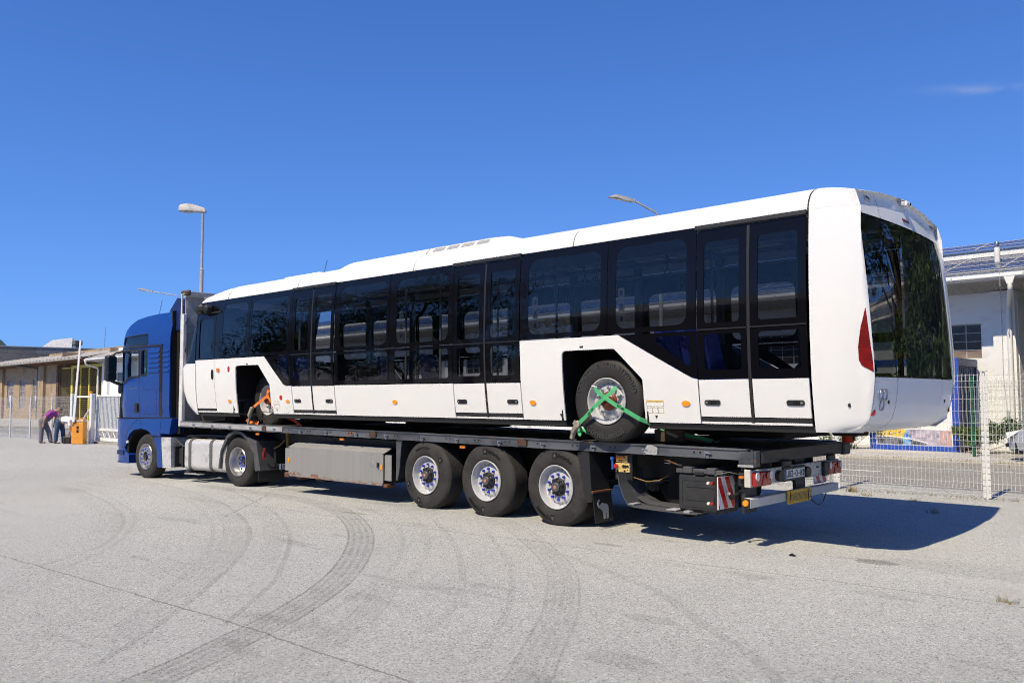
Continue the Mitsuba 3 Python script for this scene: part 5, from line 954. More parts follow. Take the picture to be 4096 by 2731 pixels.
wl = thing('wire_fence', 'pale grey welded wire fence with notched posts left of the gate, behind the two men', 'fence')
for x in [-47.6, -44.87, -42.12, -39.38, -36.62, -33.87, -31.24]:
    fpost(x, wl)
    if x < -32: fpanel(x+.03, wl, sc=1.1)
# gate frame, sliding gate
GZ = float(gz(-29))
gf = thing('gate_frame', 'white gate portal with two square posts and a diagonal brace beside the barrier', 'gate frame')
put(gf, 'post', bx(-30.72, -30.50, 6.0, 6.16, GZ, 1.86, .01), 'gate_white', 30); put(gf, 'post', bx(-28.55, -28.33, 6.0, 6.16, GZ, 1.87, .01), 'gate_white', 30); put(gf, 'top_beam', bx(-30.4, -28.55, 6.04, 6.12, 1.70, 1.78), 'gate_white', False)
put(gf, 'brace', tube([(-28.36, 6.1, 1.45), (-30.35, 6.1, .10)], .05, 6), 'gate_white', 30); put(gf, 'brace', tube([(-28.2, 6.4, 1.5), (-27.6, 6.5, .3)], .04, 6), 'gate_white', 30); put(gf, 'lamp', lathe([(0, 0), (0, .085), (.15, .085), (.17, .06), (.17, 0)], 12, 'z').apply_translation((-28.68, 6.08, 1.80)), 'barrier_orange', 30, 'small orange lamp')
put(gf, 'motor_box', bx(-30.2, -29.95, 5.95, 6.15, GZ, .25, .02), 'grey_plastic', 30); put(gf, 'roller_bracket', [bx(-30.45, -29.9, 6.0, 6.2, .1, .14), bx(-30.35, -30.25, 6.0, 6.1, -.2, .35)], 'gate_white', False)
sg_ = thing('sliding_gate', 'white sliding gate of upright bars over a zigzag truss behind the truck cab', 'gate')
x0, x1 = -28.6, -20.6
put(sg_, 'frame', [bx(x0, x1, 6.30, 6.38, 1.74, 1.82), bx(x0, x1, 6.30, 6.38, .28, .36), bx(x0, x0+.08, 6.30, 6.38, -.05, 1.80), bx(x1-.08, x1, 6.30, 6.38, -.05, 1.80), bx(x0, x1, 6.29, 6.39, -.16, -.02)], 'gate_white', False)
for i in range(int((x1-x0)/.135)-1): put(sg_, 'bar', bx(x0+.12+i*.135, x0+.17+i*.135, 6.325, 6.36, .36, 1.74), 'gate_white', False)
put(sg_, 'truss', [tube([(x0+.1+.27*i, 6.34, .28 if i % 2 == 0 else -.02), (x0+.1+.27*(i+1), 6.34, -.02 if i % 2 == 0 else .28)], .022, 5) for i in range(29)], 'gate_white', False, kind='stuff')
put(sg_, 'base_beam', bx(-28.9, x1, 6.2, 6.5, GZ-.02, GZ+.10), 'kerb_stone', False)
bc = thing('barrier_gate', 'orange barrier cabinet with a white boom pole raised nearly upright', 'barrier')
CZ = float(gz(-28.2)); u = np.array([RT[0], RT[1], 0]); w = np.array([-RT[1], RT[0], 0])
with frame(F((-28.30, 5.52, CZ), u, w)):
    put(bc, 'cabinet', [bx(-.25, .25, -.17, .17, .02, .92, .015), exY([(-.25, .92), (.25, .92), (.24, .97), (-.2, .97)], -.16, .16)], 'barrier_orange', 30); put(bc, 'lid', [bx(-.24, .25, -.18, .18, .96, 1.03, .015)], 'cream_paint', 30); put(bc, 'top_light', [bx(-.22, .23, -.12, .12, 1.03, 1.10, .02)], 'barrier_orange', 30); put(bc, 'plinth', bx(-.27, .27, -.19, .19, -.05, .02), 'kerb_stone', False)
    put(bc, 'control', [bx(-.03, .06, -.19, -.17, .66, .78, .006), bx(-.03, .06, -.19, -.17, .50, .62, .006)], 'black_plastic', 30); put(bc, 'badge', bx(-.22, -.13, -.176, -.17, .78, .86), 'ink_grey', False); put(bc, 'louvre', [bx(-.03, .06, -.174, -.17, z, z+.008) for z in (.24, .27, .30, .86, .89)], 'ink_grey', False); put(bc, 'pivot', cyl((-.14, -.2, .97), (-.14, .12, .97), .07, 12), 'black_plastic', 30)
    put(bc, 'boom', hull([(x, y, z) for x, y, z in ((-.19, -.24, .95), (-.10, -.24, .95), (-.19, -.20, .95), (-.10, -.20, .95), (.02, -.24, 4.42), (.085, -.24, 4.42), (.02, -.20, 4.42), (.085, -.20, 4.42))]), 'barrier_white', False, 'white boom pole')
# ------------------------------------------------------------------ street lamps
def lamp(name, base, top, label, kind, reach=.9, drop=.3):
    k = thing(name, label, 'street lamp'); b = np.array(base, float); d = -RT
    with frame(F(b, (-d[0], -d[1], 0), (-(-d[1]), -d[0], 0))):
        if kind == 'old':
            put(k, 'pole', [tube([(0, 0, 0), (0, 0, top-2.45)], .075, 14), tube([(0, 0, top-2.45), (0, 0, top-2.40), (0, 0, top-2.37)], [.075, .075, .052], 14), tube([(0, 0, top-2.37), (0, 0, top-.15)], .052, 14), tube([(0, 0, top-.2), (0, 0, top-.05)], [.052, .042], 12)], 'lamp_grey', True)
            hs = [(-.98, .16, .20), (-.90, .24, .26), (-.70, .27, .30), (-.40, .27, .28), (-.1, .20, .20), (.08, .14, .14), (.12, .12, .06)]
            A = [[(x, .5*wd*math.cos(t), top+(.20*0)+.02+(hh*max(math.sin(t), 0) if math.sin(t) > 0 else .07*math.sin(t))-.10*(x+.4)*.55) for t in np.linspace(0, 2*math.pi, 17)] for x, wd, hh in hs]
            m = grid(np.array(A)); put(k, 'head', [m], 'lamp_old', 40); G = [[(-.93+.62*s_, .12*math.sin(math.pi*s_)*math.cos(t), top+.03-.10*(-.53+.62*s_)*.55-.03-.13*math.sin(math.pi*s_)*abs(math.sin(t))) for t in np.linspace(math.pi, 2*math.pi, 9)] for s_ in np.linspace(0.02, .98, 9)]; put(k, 'glass_bowl', grid(np.array(G)), 'lamp_glass', True)
            put(k, 'reflector', bx(-.85, -.35, -.08, .08, top-.0, top+.01), 'rim_silver', False)
        else:
            put(k, 'pole', [tube([(reach, 0, 0), (reach, 0, top-drop-.3)], [.085, .06], 12), tube([(reach, 0, top-drop-.35), (reach-.02, 0, top-drop-.14), (reach-.14, 0, top-drop+.02), (0, 0, top)], .032, 10)], 'lamp_grey', True)
            put(k, 'head', [hull([(x, y, z) for x, y, z in ((-.05, .06, top+.05), (-.05, -.06, top+.05), (-.02, .05, top-.05), (-.02, -.05, top-.05), (-.18, .10, top+.10), (-.18, -.10, top+.10), (-.62, .12, top+.20), (-.62, -.12, top+.20), (-.88, .08, top+.12), (-.88, -.08, top+.12), (-.62, .13, top+.10), (-.62, -.13, top+.10), (-.25, .12, top-.01), (-.25, -.12, top-.01))]), bx(-.14, .04, -.045, .045, top-.05, top+.06, .01)], 'lamp_grey', 25); put(k, 'lens', hull([(x, y, z) for x, y, z in ((-.80, .08, top+.10), (-.80, -.08, top+.10), (-.24, .09, top-.01), (-.24, -.09, top-.01), (-.66, .08, top+.065), (-.66, -.08, top+.065))]), 'lamp_pale', 25)
lamp('street_lamp', (-22.9, 8.1, float(gz(-22.9))), 9.35-float(gz(-22.9)), 'tall stepped grey street lamp with an old domed head above the trailer headboard', 'old')
lamp('street_lamp', (-6.0, 14.6, -.1), 8.22+.1, 'street lamp with a flat head showing above the bus roof towards its rear', 'new', .85, .42)
lamp('street_lamp', (-40.6, 14.1, float(gz(-40))), 8.05-float(gz(-40)), 'street lamp with a flat head sticking out beside the headboard above the blue cab', 'new', 1.6, .25)
# ------------------------------------------------------------------ white workshop building along the road
BX_, BY_ = np.array([.9987, -.0513, 0]), np.array([.0513, .9987, 0]); BF = F((4.185, 20., 0), BX_, BY_)
FR.append(BF); S0, S1 = -81.3, 34.
wb = thing('white_workshop', 'long white workshop building with solar panels on its roof across the road', 'building')
WO = 1.62
def wallwith(holes, s0, s1, z0, z1, off, t=.25):
    P = sbox(s0, z0, s1, z1)
    for h in holes: P = P.difference(h)
    return exY(P, off, off+t)
win_s = [-2.42-5.6*i for i in range(14)]
wh = [sbox(s-2.1, 2.9, s+.72, 4.05) for s in win_s]
put(wb, 'wall', wallwith(wh, S0, -.62, -1.2, 5.35, WO), 'white_plaster', False); put(wb, 'wall', wallwith([], 6.5, S1, -.2, 5.35, WO), 'white_plaster', False)
for i in range(15):
    s = -1.28-5.6*i
    if s > S0: put(wb, 'pilaster', bx(s, s+.64, WO-.26, WO+.0, -1.2, 5.02), 'white_plaster', False)
put(wb, 'bay_back_wall', bx(-.62, 6.5, 8.7, 8.9, -.2, 6.4), 'white_plaster', False); put(wb, 'bay_side_wall', bx(-.87, -.62, WO+.25, 8.7, -.2, 6.0), 'white_plaster', False); put(wb, 'bay_side_wall', bx(6.5, 6.75, WO+.25, 8.7, -.2, 6.0), 'white_plaster', False)
for i, s in enumerate(win_s):
    k = num(wb+'__window'); fr = sbox(s-2.1, 2.9, s+.72, 4.05); panes = []
    for c in range(6):
        for r in range(4): panes.append(sbox(s-2.07+c*.465, 2.93+r*.275, s-2.07+c*.465+.435, 2.93+r*.275+.25))
    for p in panes: fr = fr.difference(p)
    put(k, 'frame', exY(fr, WO+.08, WO+.12), 'frame_grey', False); put(k, 'panes', [exY(p, WO+.10, WO+.105) for p in panes], 'pane_dark', False, kind='stuff') if i else [put(k, 'pane', exY(p, WO+.10, WO+.105), 'brick_pane' if j % 4 == 0 else 'pane_dark', False) for j, p in enumerate(panes)]
put(wb, 'soffit', grid(np.array([[(s, o, z) for o, z in ((.02, 5.22), (WO-.02, 5.04))] for s in (S0, S1)])), 'soffit', False)
put(wb, 'soffit_board_lines', [bx(S0, S1, o, o+.012, 5.20-.11*o, 5.215-.11*o) for o in np.arange(.15, 1.6, .16)], 'frame_grey', False, kind='stuff')
put(wb, 'fascia', bx(S0, S1, .02, .05, 5.22, 5.50), 'gutter_paint', False); g = [(-.12, 5.36), (-.125, 5.30), (-.08, 5.262), (-.02, 5.262), (.015, 5.30), (.015, 5.36), (-.0, 5.36), (-.005, 5.31), (-.03, 5.28), (-.08, 5.28), (-.11, 5.31), (-.11, 5.365)]
put(wb, 'gutter', exX(g, S0, S1), 'gutter_paint', 30)
put(wb, 'gutter_bracket', [bx(s, s+.03, -.13, .02, 5.255, 5.37) for s in np.arange(-78, 30, 2.0)], 'frame_grey', False, kind='stuff')
put(wb, 'roof_sheet', grid(np.array([[(s, o, z) for o, z in ((-.05, 5.50), (3.0, 6.32))] for s in (S0, S1)])), 'corrugated', False); put(wb, 'clerestory', bx(S0, S1, 3.0, 3.1, 6.2, 6.58), 'gutter_paint', False); put(wb, 'upper_roof', grid(np.array([[(s, o, z) for o, z in ((2.95, 6.58), (5.2, 7.08), (9, 6.5))] for s in (S0+30, S1)])), 'corrugated', False)
put(wb, 'rear_wall', bx(S0, S1, 9, 9.2, -1, 6.6), 'white_plaster', False); put(wb, 'end_wall', exX([(WO, -1.2), (9, -1.2), (9, 6.5), (3, 6.3), (WO, 5.2)], S0+.4, S0+.6), 'white_plaster', False)
put(wb, 'panel_rail', [bx(-60, 14, .1, .14, 5.50, 5.56), bx(-60, 14, 2.92, 2.96, 6.30, 6.36), bx(-60, 14, 2.98, 3.02, 6.60, 6.66)], 'steel', False)
def solarpanel(s, o0, z0, o1, z1, w):
    d = np.array([0, o1-o0, z1-z0]); d /= np.linalg.norm(d); n = np.array([0, -d[2], d[1]])
    a, b = np.array([s, o0, z0]), np.array([s, o1, z1]); P = [a, a+[w, 0, 0], b+[w, 0, 0], b]; P = np.array(P); return hull(np.vstack([P, P-n*.035])), P, n
for i in range(44):
    s = 13-1.7*i; fr = []
    for o0, z0, o1, z1 in ((.12, 5.58, 1.03, 5.835), (1.06, 5.843, 1.97, 6.098), (2.0, 6.106, 2.92, 6.362), (3.02, 6.62, 3.98, 6.877), (4.02, 6.888, 5.0, 7.15)):
        m, P, n = solarpanel(s, o0, z0, o1, z1, 1.655); put(wb, 'solar_panel', m, 'solar_blue' if o0 > 3 else 'solar_cells', False)
        if i < 14:
            for a, b in ((0, 1), (1, 2), (2, 3), (3, 0)): fr.append(tube([P[a]+n*.008, P[b]+n*.008], .014, 4))
    if fr: put(wb, 'panel_frames', fr, 'frame_alu', False, kind='stuff')
put(wb, 'flue', [cyl((-1.14, 1.6, 5.9), (-1.14, 1.6, 6.45), .085, 16), ], 'cream_white', True); put(wb, 'flue_cowl', cyl((-1.14, 1.6, 6.45), (-1.14, 1.6, 6.62), .075, 16), 'steel', True)
def downpipe(s, side=-1):
    k = num(wb+'__downpipe'); put(k, 'hopper', [hull([(s+a, o, z) for a, z in ((-.15, 5.28), (.15, 5.28), (-.07, 5.05), (.07, 5.05)) for o in (-.12, .02)])], 'gutter_paint', 30); put(k, 'pipe', [tube([(s, -.05, 5.10), (s, -.05, 4.92), (s-.05, .10, 4.82), (s-.38, WO-.45, 4.55), (s-.42, WO-.36, 4.42), (s-.42, WO-.36, -.2)], .075, 12)], 'gutter_paint', True)
downpipe(-.36); downpipe(-80.9)
put(wb, 'conductor', [tube([(-.62, -.12, 5.5), (-.62, -.1, 5.0), (-1.0, WO-.3, 4.4), (-1.02, WO-.28, 2.3), (-.93, WO-.28, .9), (-.93, WO-.28, 0)], .010, 5), bx(-.97, -.89, WO-.31, WO-.27, 1.0, 1.25)], 'frame_grey', 30)
# brown warehouse further down the road
bw = thing('brown_warehouse', 'old brown rendered warehouse with a corrugated roof at the left', 'building')
wins = [(-114.6, -111.9), (-109.25, -106.9), (-103.9, -101.7)]
put(bw, 'wall', wallwith([sbox(a, .3, b, 3.8) for a, b in wins], -150, -94.3, -2.5, 5.3, WO), 'brown_render', False)
for s in (-116.8, -120.6, -100.9, -99.9, -126.): put(bw, 'pilaster', bx(s, s+.95, WO-.3, WO, -2.5, 5.25), 'brown_render', False)
for a, b in wins:
    k = num(bw+'__window'); fr = sbox(a, .3, b, 3.8); ps = []
    for c in range(3):
        for r in range(5): ps.append(sbox(a+.1+c*(b-a-.1)/3, .38+r*.69, a+c*(b-a-.1)/3+(b-a-.1)/3, .38+r*.69+.62))
    for p in ps: fr = fr.difference(p)
    put(k, 'frame', exY(fr, WO+.10, WO+.14), 'frame_grey', False)
    for p in ps: put(k, 'pane', exY(p, WO+.12, WO+.125), 'pane_pale', False)
put(bw, 'window_paper', [bx(-113.9, -113.3, WO+.09, WO+.10, 1.2, 1.9), bx(-103.1, -102.8, WO+.09, WO+.10, 1.3, 1.9)], 'white_metal', False)
put(bw, 'roof', grid(np.array([[(s, o, z+.05*math.cos(s*math.pi/.6)) for o, z in ((-.25, 5.62), (3.0, 6.30), (6.2, 6.98))] for s in np.arange(-150, -81.0, .15)])), 'corrugated', True); put(bw, 'ridge_wall', bx(-112, -81, 5.6, 5.9, 6.7, 7.15), 'brown_render', False)
put(bw, 'soffit', grid(np.array([[(s, o, z) for o, z in ((-.2, 5.50), (WO, 5.28))] for s in (-150, -81.2)])), 'rust_soffit', False); put(bw, 'gutter', tube([(-150, -.28, 5.50), (-81.5, -.28, 5.50)], .09, 8), 'grey_gutter', True)
put(bw, 'drainpipe', tube([(-105.4, -.28, 5.45), (-104.0, .4, 5.25), (-101.3, WO-.2, 5.0), (-101.2, WO-.2, 4.8), (-101.2, WO-.2, -1)], .13, 8), 'frame_dark', True)
put(bw, 'bay_back_wall', bx(-94.3, -80.9, 7.5, 7.7, -2, 6.8), 'brown_render', False); put(bw, 'bay_side_wall', bx(-94.5, -94.3, WO+.25, 7.6, -2, 6.6), 'brown_render', False); put(bw, 'bay_side_wall', bx(-81.1, -80.9, WO+.6, 7.6, -2, 6.6), 'brown_render', False); put(bw, 'rear_roof', grid(np.array([[(s, o, z) for o, z in ((6.1, 6.95), (9, 6.4))] for s in (-150, -81)])), 'corrugated', False)
put(bw, 'gate_pier', bx(-95.0, -94.3, WO-.1, WO+.3, -2.5, 5.2), 'brown_dark', False)
yg = num(bw+'__yellow_gate'); put(yg, 'frame', [bx(s, s+w_, WO+.2, WO+.3, -1, 4.95) for s, w_ in ((-91.1, .55), (-88.2, .18), (-85.7, .30), (-83.3, .18), (-81.2, .4))]+[bx(-94.2, -81, WO+.2, WO+.3, z, z+.14) for z in (4.75,)]+[bx(-91, -81, WO+.2, WO+.3, z, z+.2) for z in (4.85,)], 'yellow_frame', False)
put(yg, 'slats', [bx(-94.2, -81, WO+.32, WO+.35, z, z+.035) for z in np.arange(-.6, 4.8, .22)], 'yellow_dull', False, kind='stuff')
FR.pop()
dk = thing('dark_hall', 'flat dark grey hall clad in slate sheets behind the brown warehouse', 'building')
A0, A1 = np.array([-126.6, 29.4]), np.array([-124.6, 44.5]); dv = (A1-A0)/np.linalg.norm(A1-A0); nv = np.array([-dv[1], dv[0]]); DL = np.linalg.norm(A1-A0)
with frame(F((A0[0], A0[1], 0), (dv[0], dv[1], 0), (nv[0], nv[1], 0))):
    put(dk, 'body', bx(-8, DL+6, .1, 30, -2, 9.0), 'slate_clad', False)
    for r in range(5):
        for c in range(9): x0 = -8+c*3.6+(1.8 if r % 2 else 0); put(dk, 'cladding_sheet', bx(x0, x0+3.57, .0+.015*(r % 2), .09, 4.2+r*.95, 4.2+r*.95+.93), 'slate_clad' if (r*7+c*3) % 4 else 'slate_light', False)
    put(dk, 'coping', bx(-8.1, DL+6, -.08, .3, 8.95, 9.06), 'frame_grey', False); put(dk, 'strip_window', bx(9.3, 13.0, -.05, .05, 6.45, 7.2), 'pane_dark', False); put(dk, 'window_head', bx(9.2, 13.1, -.1, .05, 7.2, 7.35), 'cream_paint', False)
P_ = np.array([(-136.34, 39.72, 9.3), (-140.08, 42.97, 11.02), (-137.61, 45.2, 11.38), (-132.54, 43.22, 9.3)])
put(dk, 'skylight', hull(np.vstack([P_, P_+[0, 0, -.12]])), 'skylight_grey', False); put(dk, 'skylight_side', hull([(-132.54, 43.22, 9.0), (-137.61, 45.2, 11.34), (-137.61, 45.2, 9.0), (-133.0, 43.5, 9.0), (-137.8, 45.5, 11.3)]), 'frame_grey', False)
put(dk, 'vent', [bx(-131.5, -130.6, 43.1, 43.9, 9.0, 9.9, .05), bx(-131.7, -130.4, 42.9, 44.1, 9.8, 10.55, .1)], 'frame_dark', False)
put(dk, 'mast', [cyl((-128.0, 46.5, 9), (-128.0, 46.5, 12.6), .03, 5)], 'frame_dark', False)
# ------------------------------------------------------------------ container stall with its printed front
cs_ = thing('container', 'blue container with a printed white front beyond the fence at the right', 'container')
for a, b in ((-.16, .02), (2.30, 2.50)): put(cs_, 'corner_post', bx(a, b, 19.2, 19.38, .0, 2.85), 'container_blue', False)
put(cs_, 'bottom_rail', bx(.02, 2.30, 19.2, 19.3, .0, .16), 'container_blue', False); put(cs_, 'top_rail', bx(.02, 2.30, 19.2, 19.3, 2.65, 2.85), 'container_blue', False)
put(cs_, 'printed_front', bx(.02, 2.30, 19.24, 19.28, .16, 2.65), 'poster_print', False, 'white printed front with a band of pictures'); put(cs_, 'lettering', textY('100%IVECO', .055, .92, 19.238, .69, .002, True), 'ink_grey', False)
put(cs_, 'roof', bx(-.1, 2.46, 19.3, 21.45, 2.78, 2.84), 'container_grey_blue', False); put(cs_, 'side_frame', [bx(2.38, 2.50, 19.38, 21.4, 2.62, 2.85), bx(2.38, 2.50, 19.38, 21.4, .12, .30), bx(2.38, 2.5, 21.28, 21.4, .12, 2.85)], 'container_grey_blue', False)
cz = []; yy = 19.38
while yy < 21.25: cz += [(2.40, yy), (2.40, yy+.07), (2.44, yy+.10), (2.44, yy+.17)]; yy += .20
put(cs_, 'side_wall', exZ(Polygon(cz+[(2.36, 21.3), (2.36, 19.38)]), .30, 2.62), 'container_grey_blue', False); put(cs_, 'foot_block', [bx(a, a+.3, 19.25, 19.5, -.06, .0) for a in (.05, 2.0)], 'brick_red', False); put(cs_, 'casting_hole', [exY(oval(x, .09, .03, .045), 19.195, 19.2) for x in (-.07, 2.4)], 'ink', False)
put(cs_, 'underside', bx(-.1, 2.45, 19.3, 21.4, .14, .2), 'black_matte', False); put(cs_, 'side_wall', bx(-.14, -.1, 19.38, 21.4, .2, 2.8), 'container_grey_blue', False)
gp = thing('green_wire_fence', 'fine green wire fence with a dark green post in front of the white wall', 'fence'); put(gp, 'post', [bx(3.25, 3.33, 17.5, 17.56, 0, 2.24)]+[bx(3.235, 3.345, 17.48, 17.5, z, z+.1) for z in np.arange(.3, 2.2, .3)], 'green_paint', False)
fpanel(3.35, gp, 17.53, WPG); fpanel(5.9, gp, 17.53, WPG)
# ------------------------------------------------------------------ cars
def car(name, M, label, paint, L=4.3, group=None):
    k = thing(name, label, 'car', group); W = 1.74
    lower = rpoly([(.02, .30), (0, .55), (.06, .70), (.30, .80), (.95, .93), (1.15, .96), (L-.45, .98), (L-.05, .92), (L, .55), (L-.05, .28)], .06)
    for cx in (.82, L-.85): lower = lower.difference(Polygon([(cx+.34*math.cos(t), .31+.34*math.sin(t)) for t in np.linspace(0, 6.28, 24)]))
    def shape(poly, ins, l=.15):
        m = refine(exY(poly, 0, W), l); v = m.vertices; s = (v[:, 1]-W/2)/(W/2); x, z = v[:, 0], v[:, 2]
        i = ins*np.clip((z-.9)/.5, 0, 1)+.30*np.clip((.55-x)/.55, 0, 1)**2+.18*np.clip((x-(L-.5))/.5, 0, 1)**2+.04*np.clip((.5-z)/.2, 0, 1); v[:, 1] = W/2+s*(W/2-i); v[:, 0] = x+.12*(s**2)*np.clip((.8-x)/.8, 0, 1); return tm(v, m.faces)
    with frame(M):
        put(k, 'body', shape(lower, .20), paint, 35); gh = rpoly([(1.05, .94), (1.75, 1.36), (2.1, 1.43), (3.1, 1.43), (3.75, 1.25), (L-.3, .96)], .08); put(k, 'cabin', shape(gh, .24), paint, 35)
        put(k, 'windscreen', grid(np.array([[(x-.0, W/2+t*(W/2-i), z) for t in np.linspace(-.86, .86, 5)] for x, z, i in ((1.13, 1.0, .06), (1.45, 1.20, .14), (1.72, 1.365, .20))])), 'car_glass', True)
        for y in (0, 1):
            sw = rpoly([(1.38, .99), (1.85, 1.33), (2.15, 1.37), (2.42, 1.37), (2.42, .99)], .03), rpoly([(2.5, .99), (2.5, 1.37), (3.05, 1.37), (3.45, 1.2), (3.5, .99)], .03)
            for p in sw:
                m = exY(p, 0, .01); v = m.vertices; yy = .055+.24*np.clip((v[:, 2]-.9)/.5, 0, 1)-.062+v[:, 1]-.0; v[:, 1] = yy if y == 0 else W-yy; put(k, 'side_window', tm(v, m.faces), 'car_glass', False)
            yh = .20 if y == 0 else W-.20
            put(k, 'headlight', hull([(.13, yh-.14, .60), (.05, yh+.12, .60), (.10, yh-.1, .76), (.10, yh+.12, .74), (.42, yh-.165, .80), (.45, yh-.05, .84)]) if y == 0 else hull([(.13, yh+.14, .60), (.05, yh-.12, .60), (.10, yh+.1, .76), (.10, yh-.12, .74), (.42, yh+.165, .80), (.45, yh+.05, .84)]), 'clear_lens', 30)
            put(k, 'mirror', bx(1.35, 1.5, -.16 if y == 0 else W, .0 if y == 0 else W+.16, .98, 1.10, .04), paint, 30)
        put(k, 'grille', [bx(-.005, .05, W/2-.4, W/2+.4, .36, .46, .01), bx(.02, .06, W/2-.35, W/2+.35, .62, .68, .01)], 'black_plastic', 30); put(k, 'number_plate', bx(-.02, .02, W/2-.26, W/2+.26, .48, .58), 'plate_white', False); put(k, 'underbody', bx(.3, L-.3, .1, W-.1, .22, .5), 'black_matte', False)
        for cx in (.82, L-.85):
            for y in (.02, W-.02):
                q = num(k+'__wheel')
                with frame(F((cx, y, .31), *(((1, 0, 0), (0, 1, 0)) if y < 1 else ((-1, 0, 0), (0, -1, 0))))): put(q, 'tyre', tyre_mesh(.31, .2, .20, None, 2), 'rubber', 35); put(q, 'rim', [lathe([(.02, .2), (.01, .19), (.03, .17), (.02, .05), (.01, .0)], 20)], 'rim_silver', 30)
car('silver_car', Fz((4.32, 16.0, 0)), 'silver car parked beyond the fence at the right edge, nose to the left', 'car_silver')
car('white_car', Fz((-18.6, 15.9, float(gz(-16)))), 'white parked car glimpsed in the gap between the bus floor and the trailer deck', 'car_white', 4.4)
# ------------------------------------------------------------------ vegetation
def leaves(c, r, n, size, seed, shell=.55):
    g = np.random.default_rng(seed); d = g.normal(size=(n, 3)); d /= np.linalg.norm(d, axis=1, keepdims=True); rad = g.uniform(shell, 1, n)**.6
    p = np.asarray(c)+d*rad[:, None]*np.asarray(r); a = g.normal(size=(n, 3)); a /= np.linalg.norm(a, axis=1, keepdims=True); b = np.cross(a, g.normal(size=(n, 3))); b /= np.linalg.norm(b, axis=1, keepdims=True)
    s = size*g.uniform(.6, 1.3, n)[:, None]; V = np.stack([p-a*s, p+b*s*.45, p+a*s, p-b*s*.45], 1).reshape(-1, 3); i = np.arange(n)[:, None]*4; return tm(V, np.vstack([i+[0, 1, 2], i+[0, 2, 3]]))
def tree(name, base, h, r, label, seed, mat='leaf', n=5200, lo=.28):
    k = thing(name, label, 'tree', None); g = np.random.default_rng(seed); b = np.array(base, float)
    top = b+[g.normal()*.3, g.normal()*.3, h*.62]; limbs = [tube([b, b+(top-b)*.5+[.1, -.1, 0], top], [h*.028, h*.02, h*.010], 9)]; cl = []
    for i in range(16):
        a = i*2.4+g.uniform(-.3, .3); z = h*g.uniform(lo+.06, .92); q = r*math.sin(math.pi*min(1, max(.12, (z/h-lo)/(1.02-lo))))**.7*g.uniform(.45, .85); c = b+[q*math.cos(a), q*math.sin(a), z]
        s = b+(top-b)*min(1, (z/h*.7)); limbs.append(tube([s, s*.5+c*.5+[0, 0, .2], c], [h*.009, h*.006, h*.003], 6)); cl.append(leaves(c, np.array([1, 1, .75])*r*g.uniform(.32, .5), n//16, .14, seed*31+i, .3))
    put(k, 'trunk', limbs, 'bark', 30); put(k, 'crown', cl, mat, False, kind='stuff')
for i, (x, y, h, r) in enumerate(((8.9, 15.4, 12.5, 3.3), (12.6, 14.6, 11.5, 3.8), (17.2, 13.4, 12, 4.4), (14.0, 22.5, 13, 4.6), (22.0, 17.0, 13, 4.8), (10.2, 25.5, 12, 3.6))): tree('roadside_tree', (x, y, 0), h, r, ('leafy tree at the right edge, nearest the silver car', 'leafy tree beyond the right edge, second along the verge', 'leafy tree beyond the right edge, third along the verge', 'leafy tree beyond the right edge, behind the verge row', 'leafy tree beyond the right edge, farthest along the verge', 'leafy tree beyond the right edge, behind the white workshop')[i], 40+i, 'leaf' if i % 2 else 'leaf_dark', 9000, .10)
for i, (x, y, h, r) in enumerate(((-17.5, -18.5, 9.6, 3.8), (-23.5, -20.0, 11.4, 4.4), (-30.0, -20.5, 12.0, 4.8), (-37.5, -22.5, 13.0, 5.0))): tree('yard_tree', (x, y, float(gz(x))), h, r, ('dark tree reflected in the bus windows, nearest the hall', 'dark tree reflected in the bus driver window', 'dark tree reflected ahead of the bus, third from the hall', 'dark tree far along the yard, farthest from the hall')[i], 60+i, 'leaf_dark', 7000, .10)
hall = thing('yard_hall', 'long low hall behind the photographer, mirrored dark in the bus windows', 'building')
put(hall, 'wall', bx(-15.5, 34, -30, -23.5, -.4, 6.2), 'brown_render', False); put(hall, 'roof', exX([(-30.6, 6.1), (-22.7, 6.1), (-22.7, 6.3), (-26.6, 7.3), (-30.6, 6.3)], -16, 34.5), 'corrugated', False)
for i in range(9): put(hall, 'door', bx(-13+i*5.2, -9.6+i*5.2, -23.52, -23.46, -.3, 4.2), 'frame_dark', False)
def bush(name, c, r, n, mat, label, cat_='bush', size=.05):
    k = thing(name, label, cat_); g = np.random.default_rng(int(abs(c[0]*97+c[1]*31))); st = [tube([(c[0]+g.normal()*r*.3, c[1]+g.normal()*r*.2, float(gz(c[0]))), (c[0]+g.normal()*r*.6, c[1]+g.normal()*r*.3, c[2]+r*.5*g.uniform(0, 1))], .008, 4) for _ in range(12)]
    put(k, 'stems', st, 'bark', False); put(k, 'foliage', [leaves(np.array(c)+g.normal(size=3)*[r*.45, r*.2, r*.3], np.array([.6, .4, .5])*r*g.uniform(.5, .9), n//8, size, int(g.integers(1e6)), .1) for _ in range(8)], mat, False, kind='stuff')
bush('bush', (-.75, 19.1, .55), .9, 2600, 'weed', 'green bush left of the blue container behind the trailer tail'); bush('bush', (3.1, 18.9, .5), .75, 2000, 'weed', 'green weeds right of the corrugated container side'); bush('bush', (4.2, 19.5, .6), .8, 2200, 'leaf', 'bush against the white wall behind the silver car'); bush('bush', (4.9, 18.6, .9), .5, 900, 'weed', 'leafy shoot at the right edge by the white wall'); bush('bush', (-3.5, 18.8, .4), .9, 1400, 'dry_grass', 'dry weeds behind the trailer deck beyond the road')
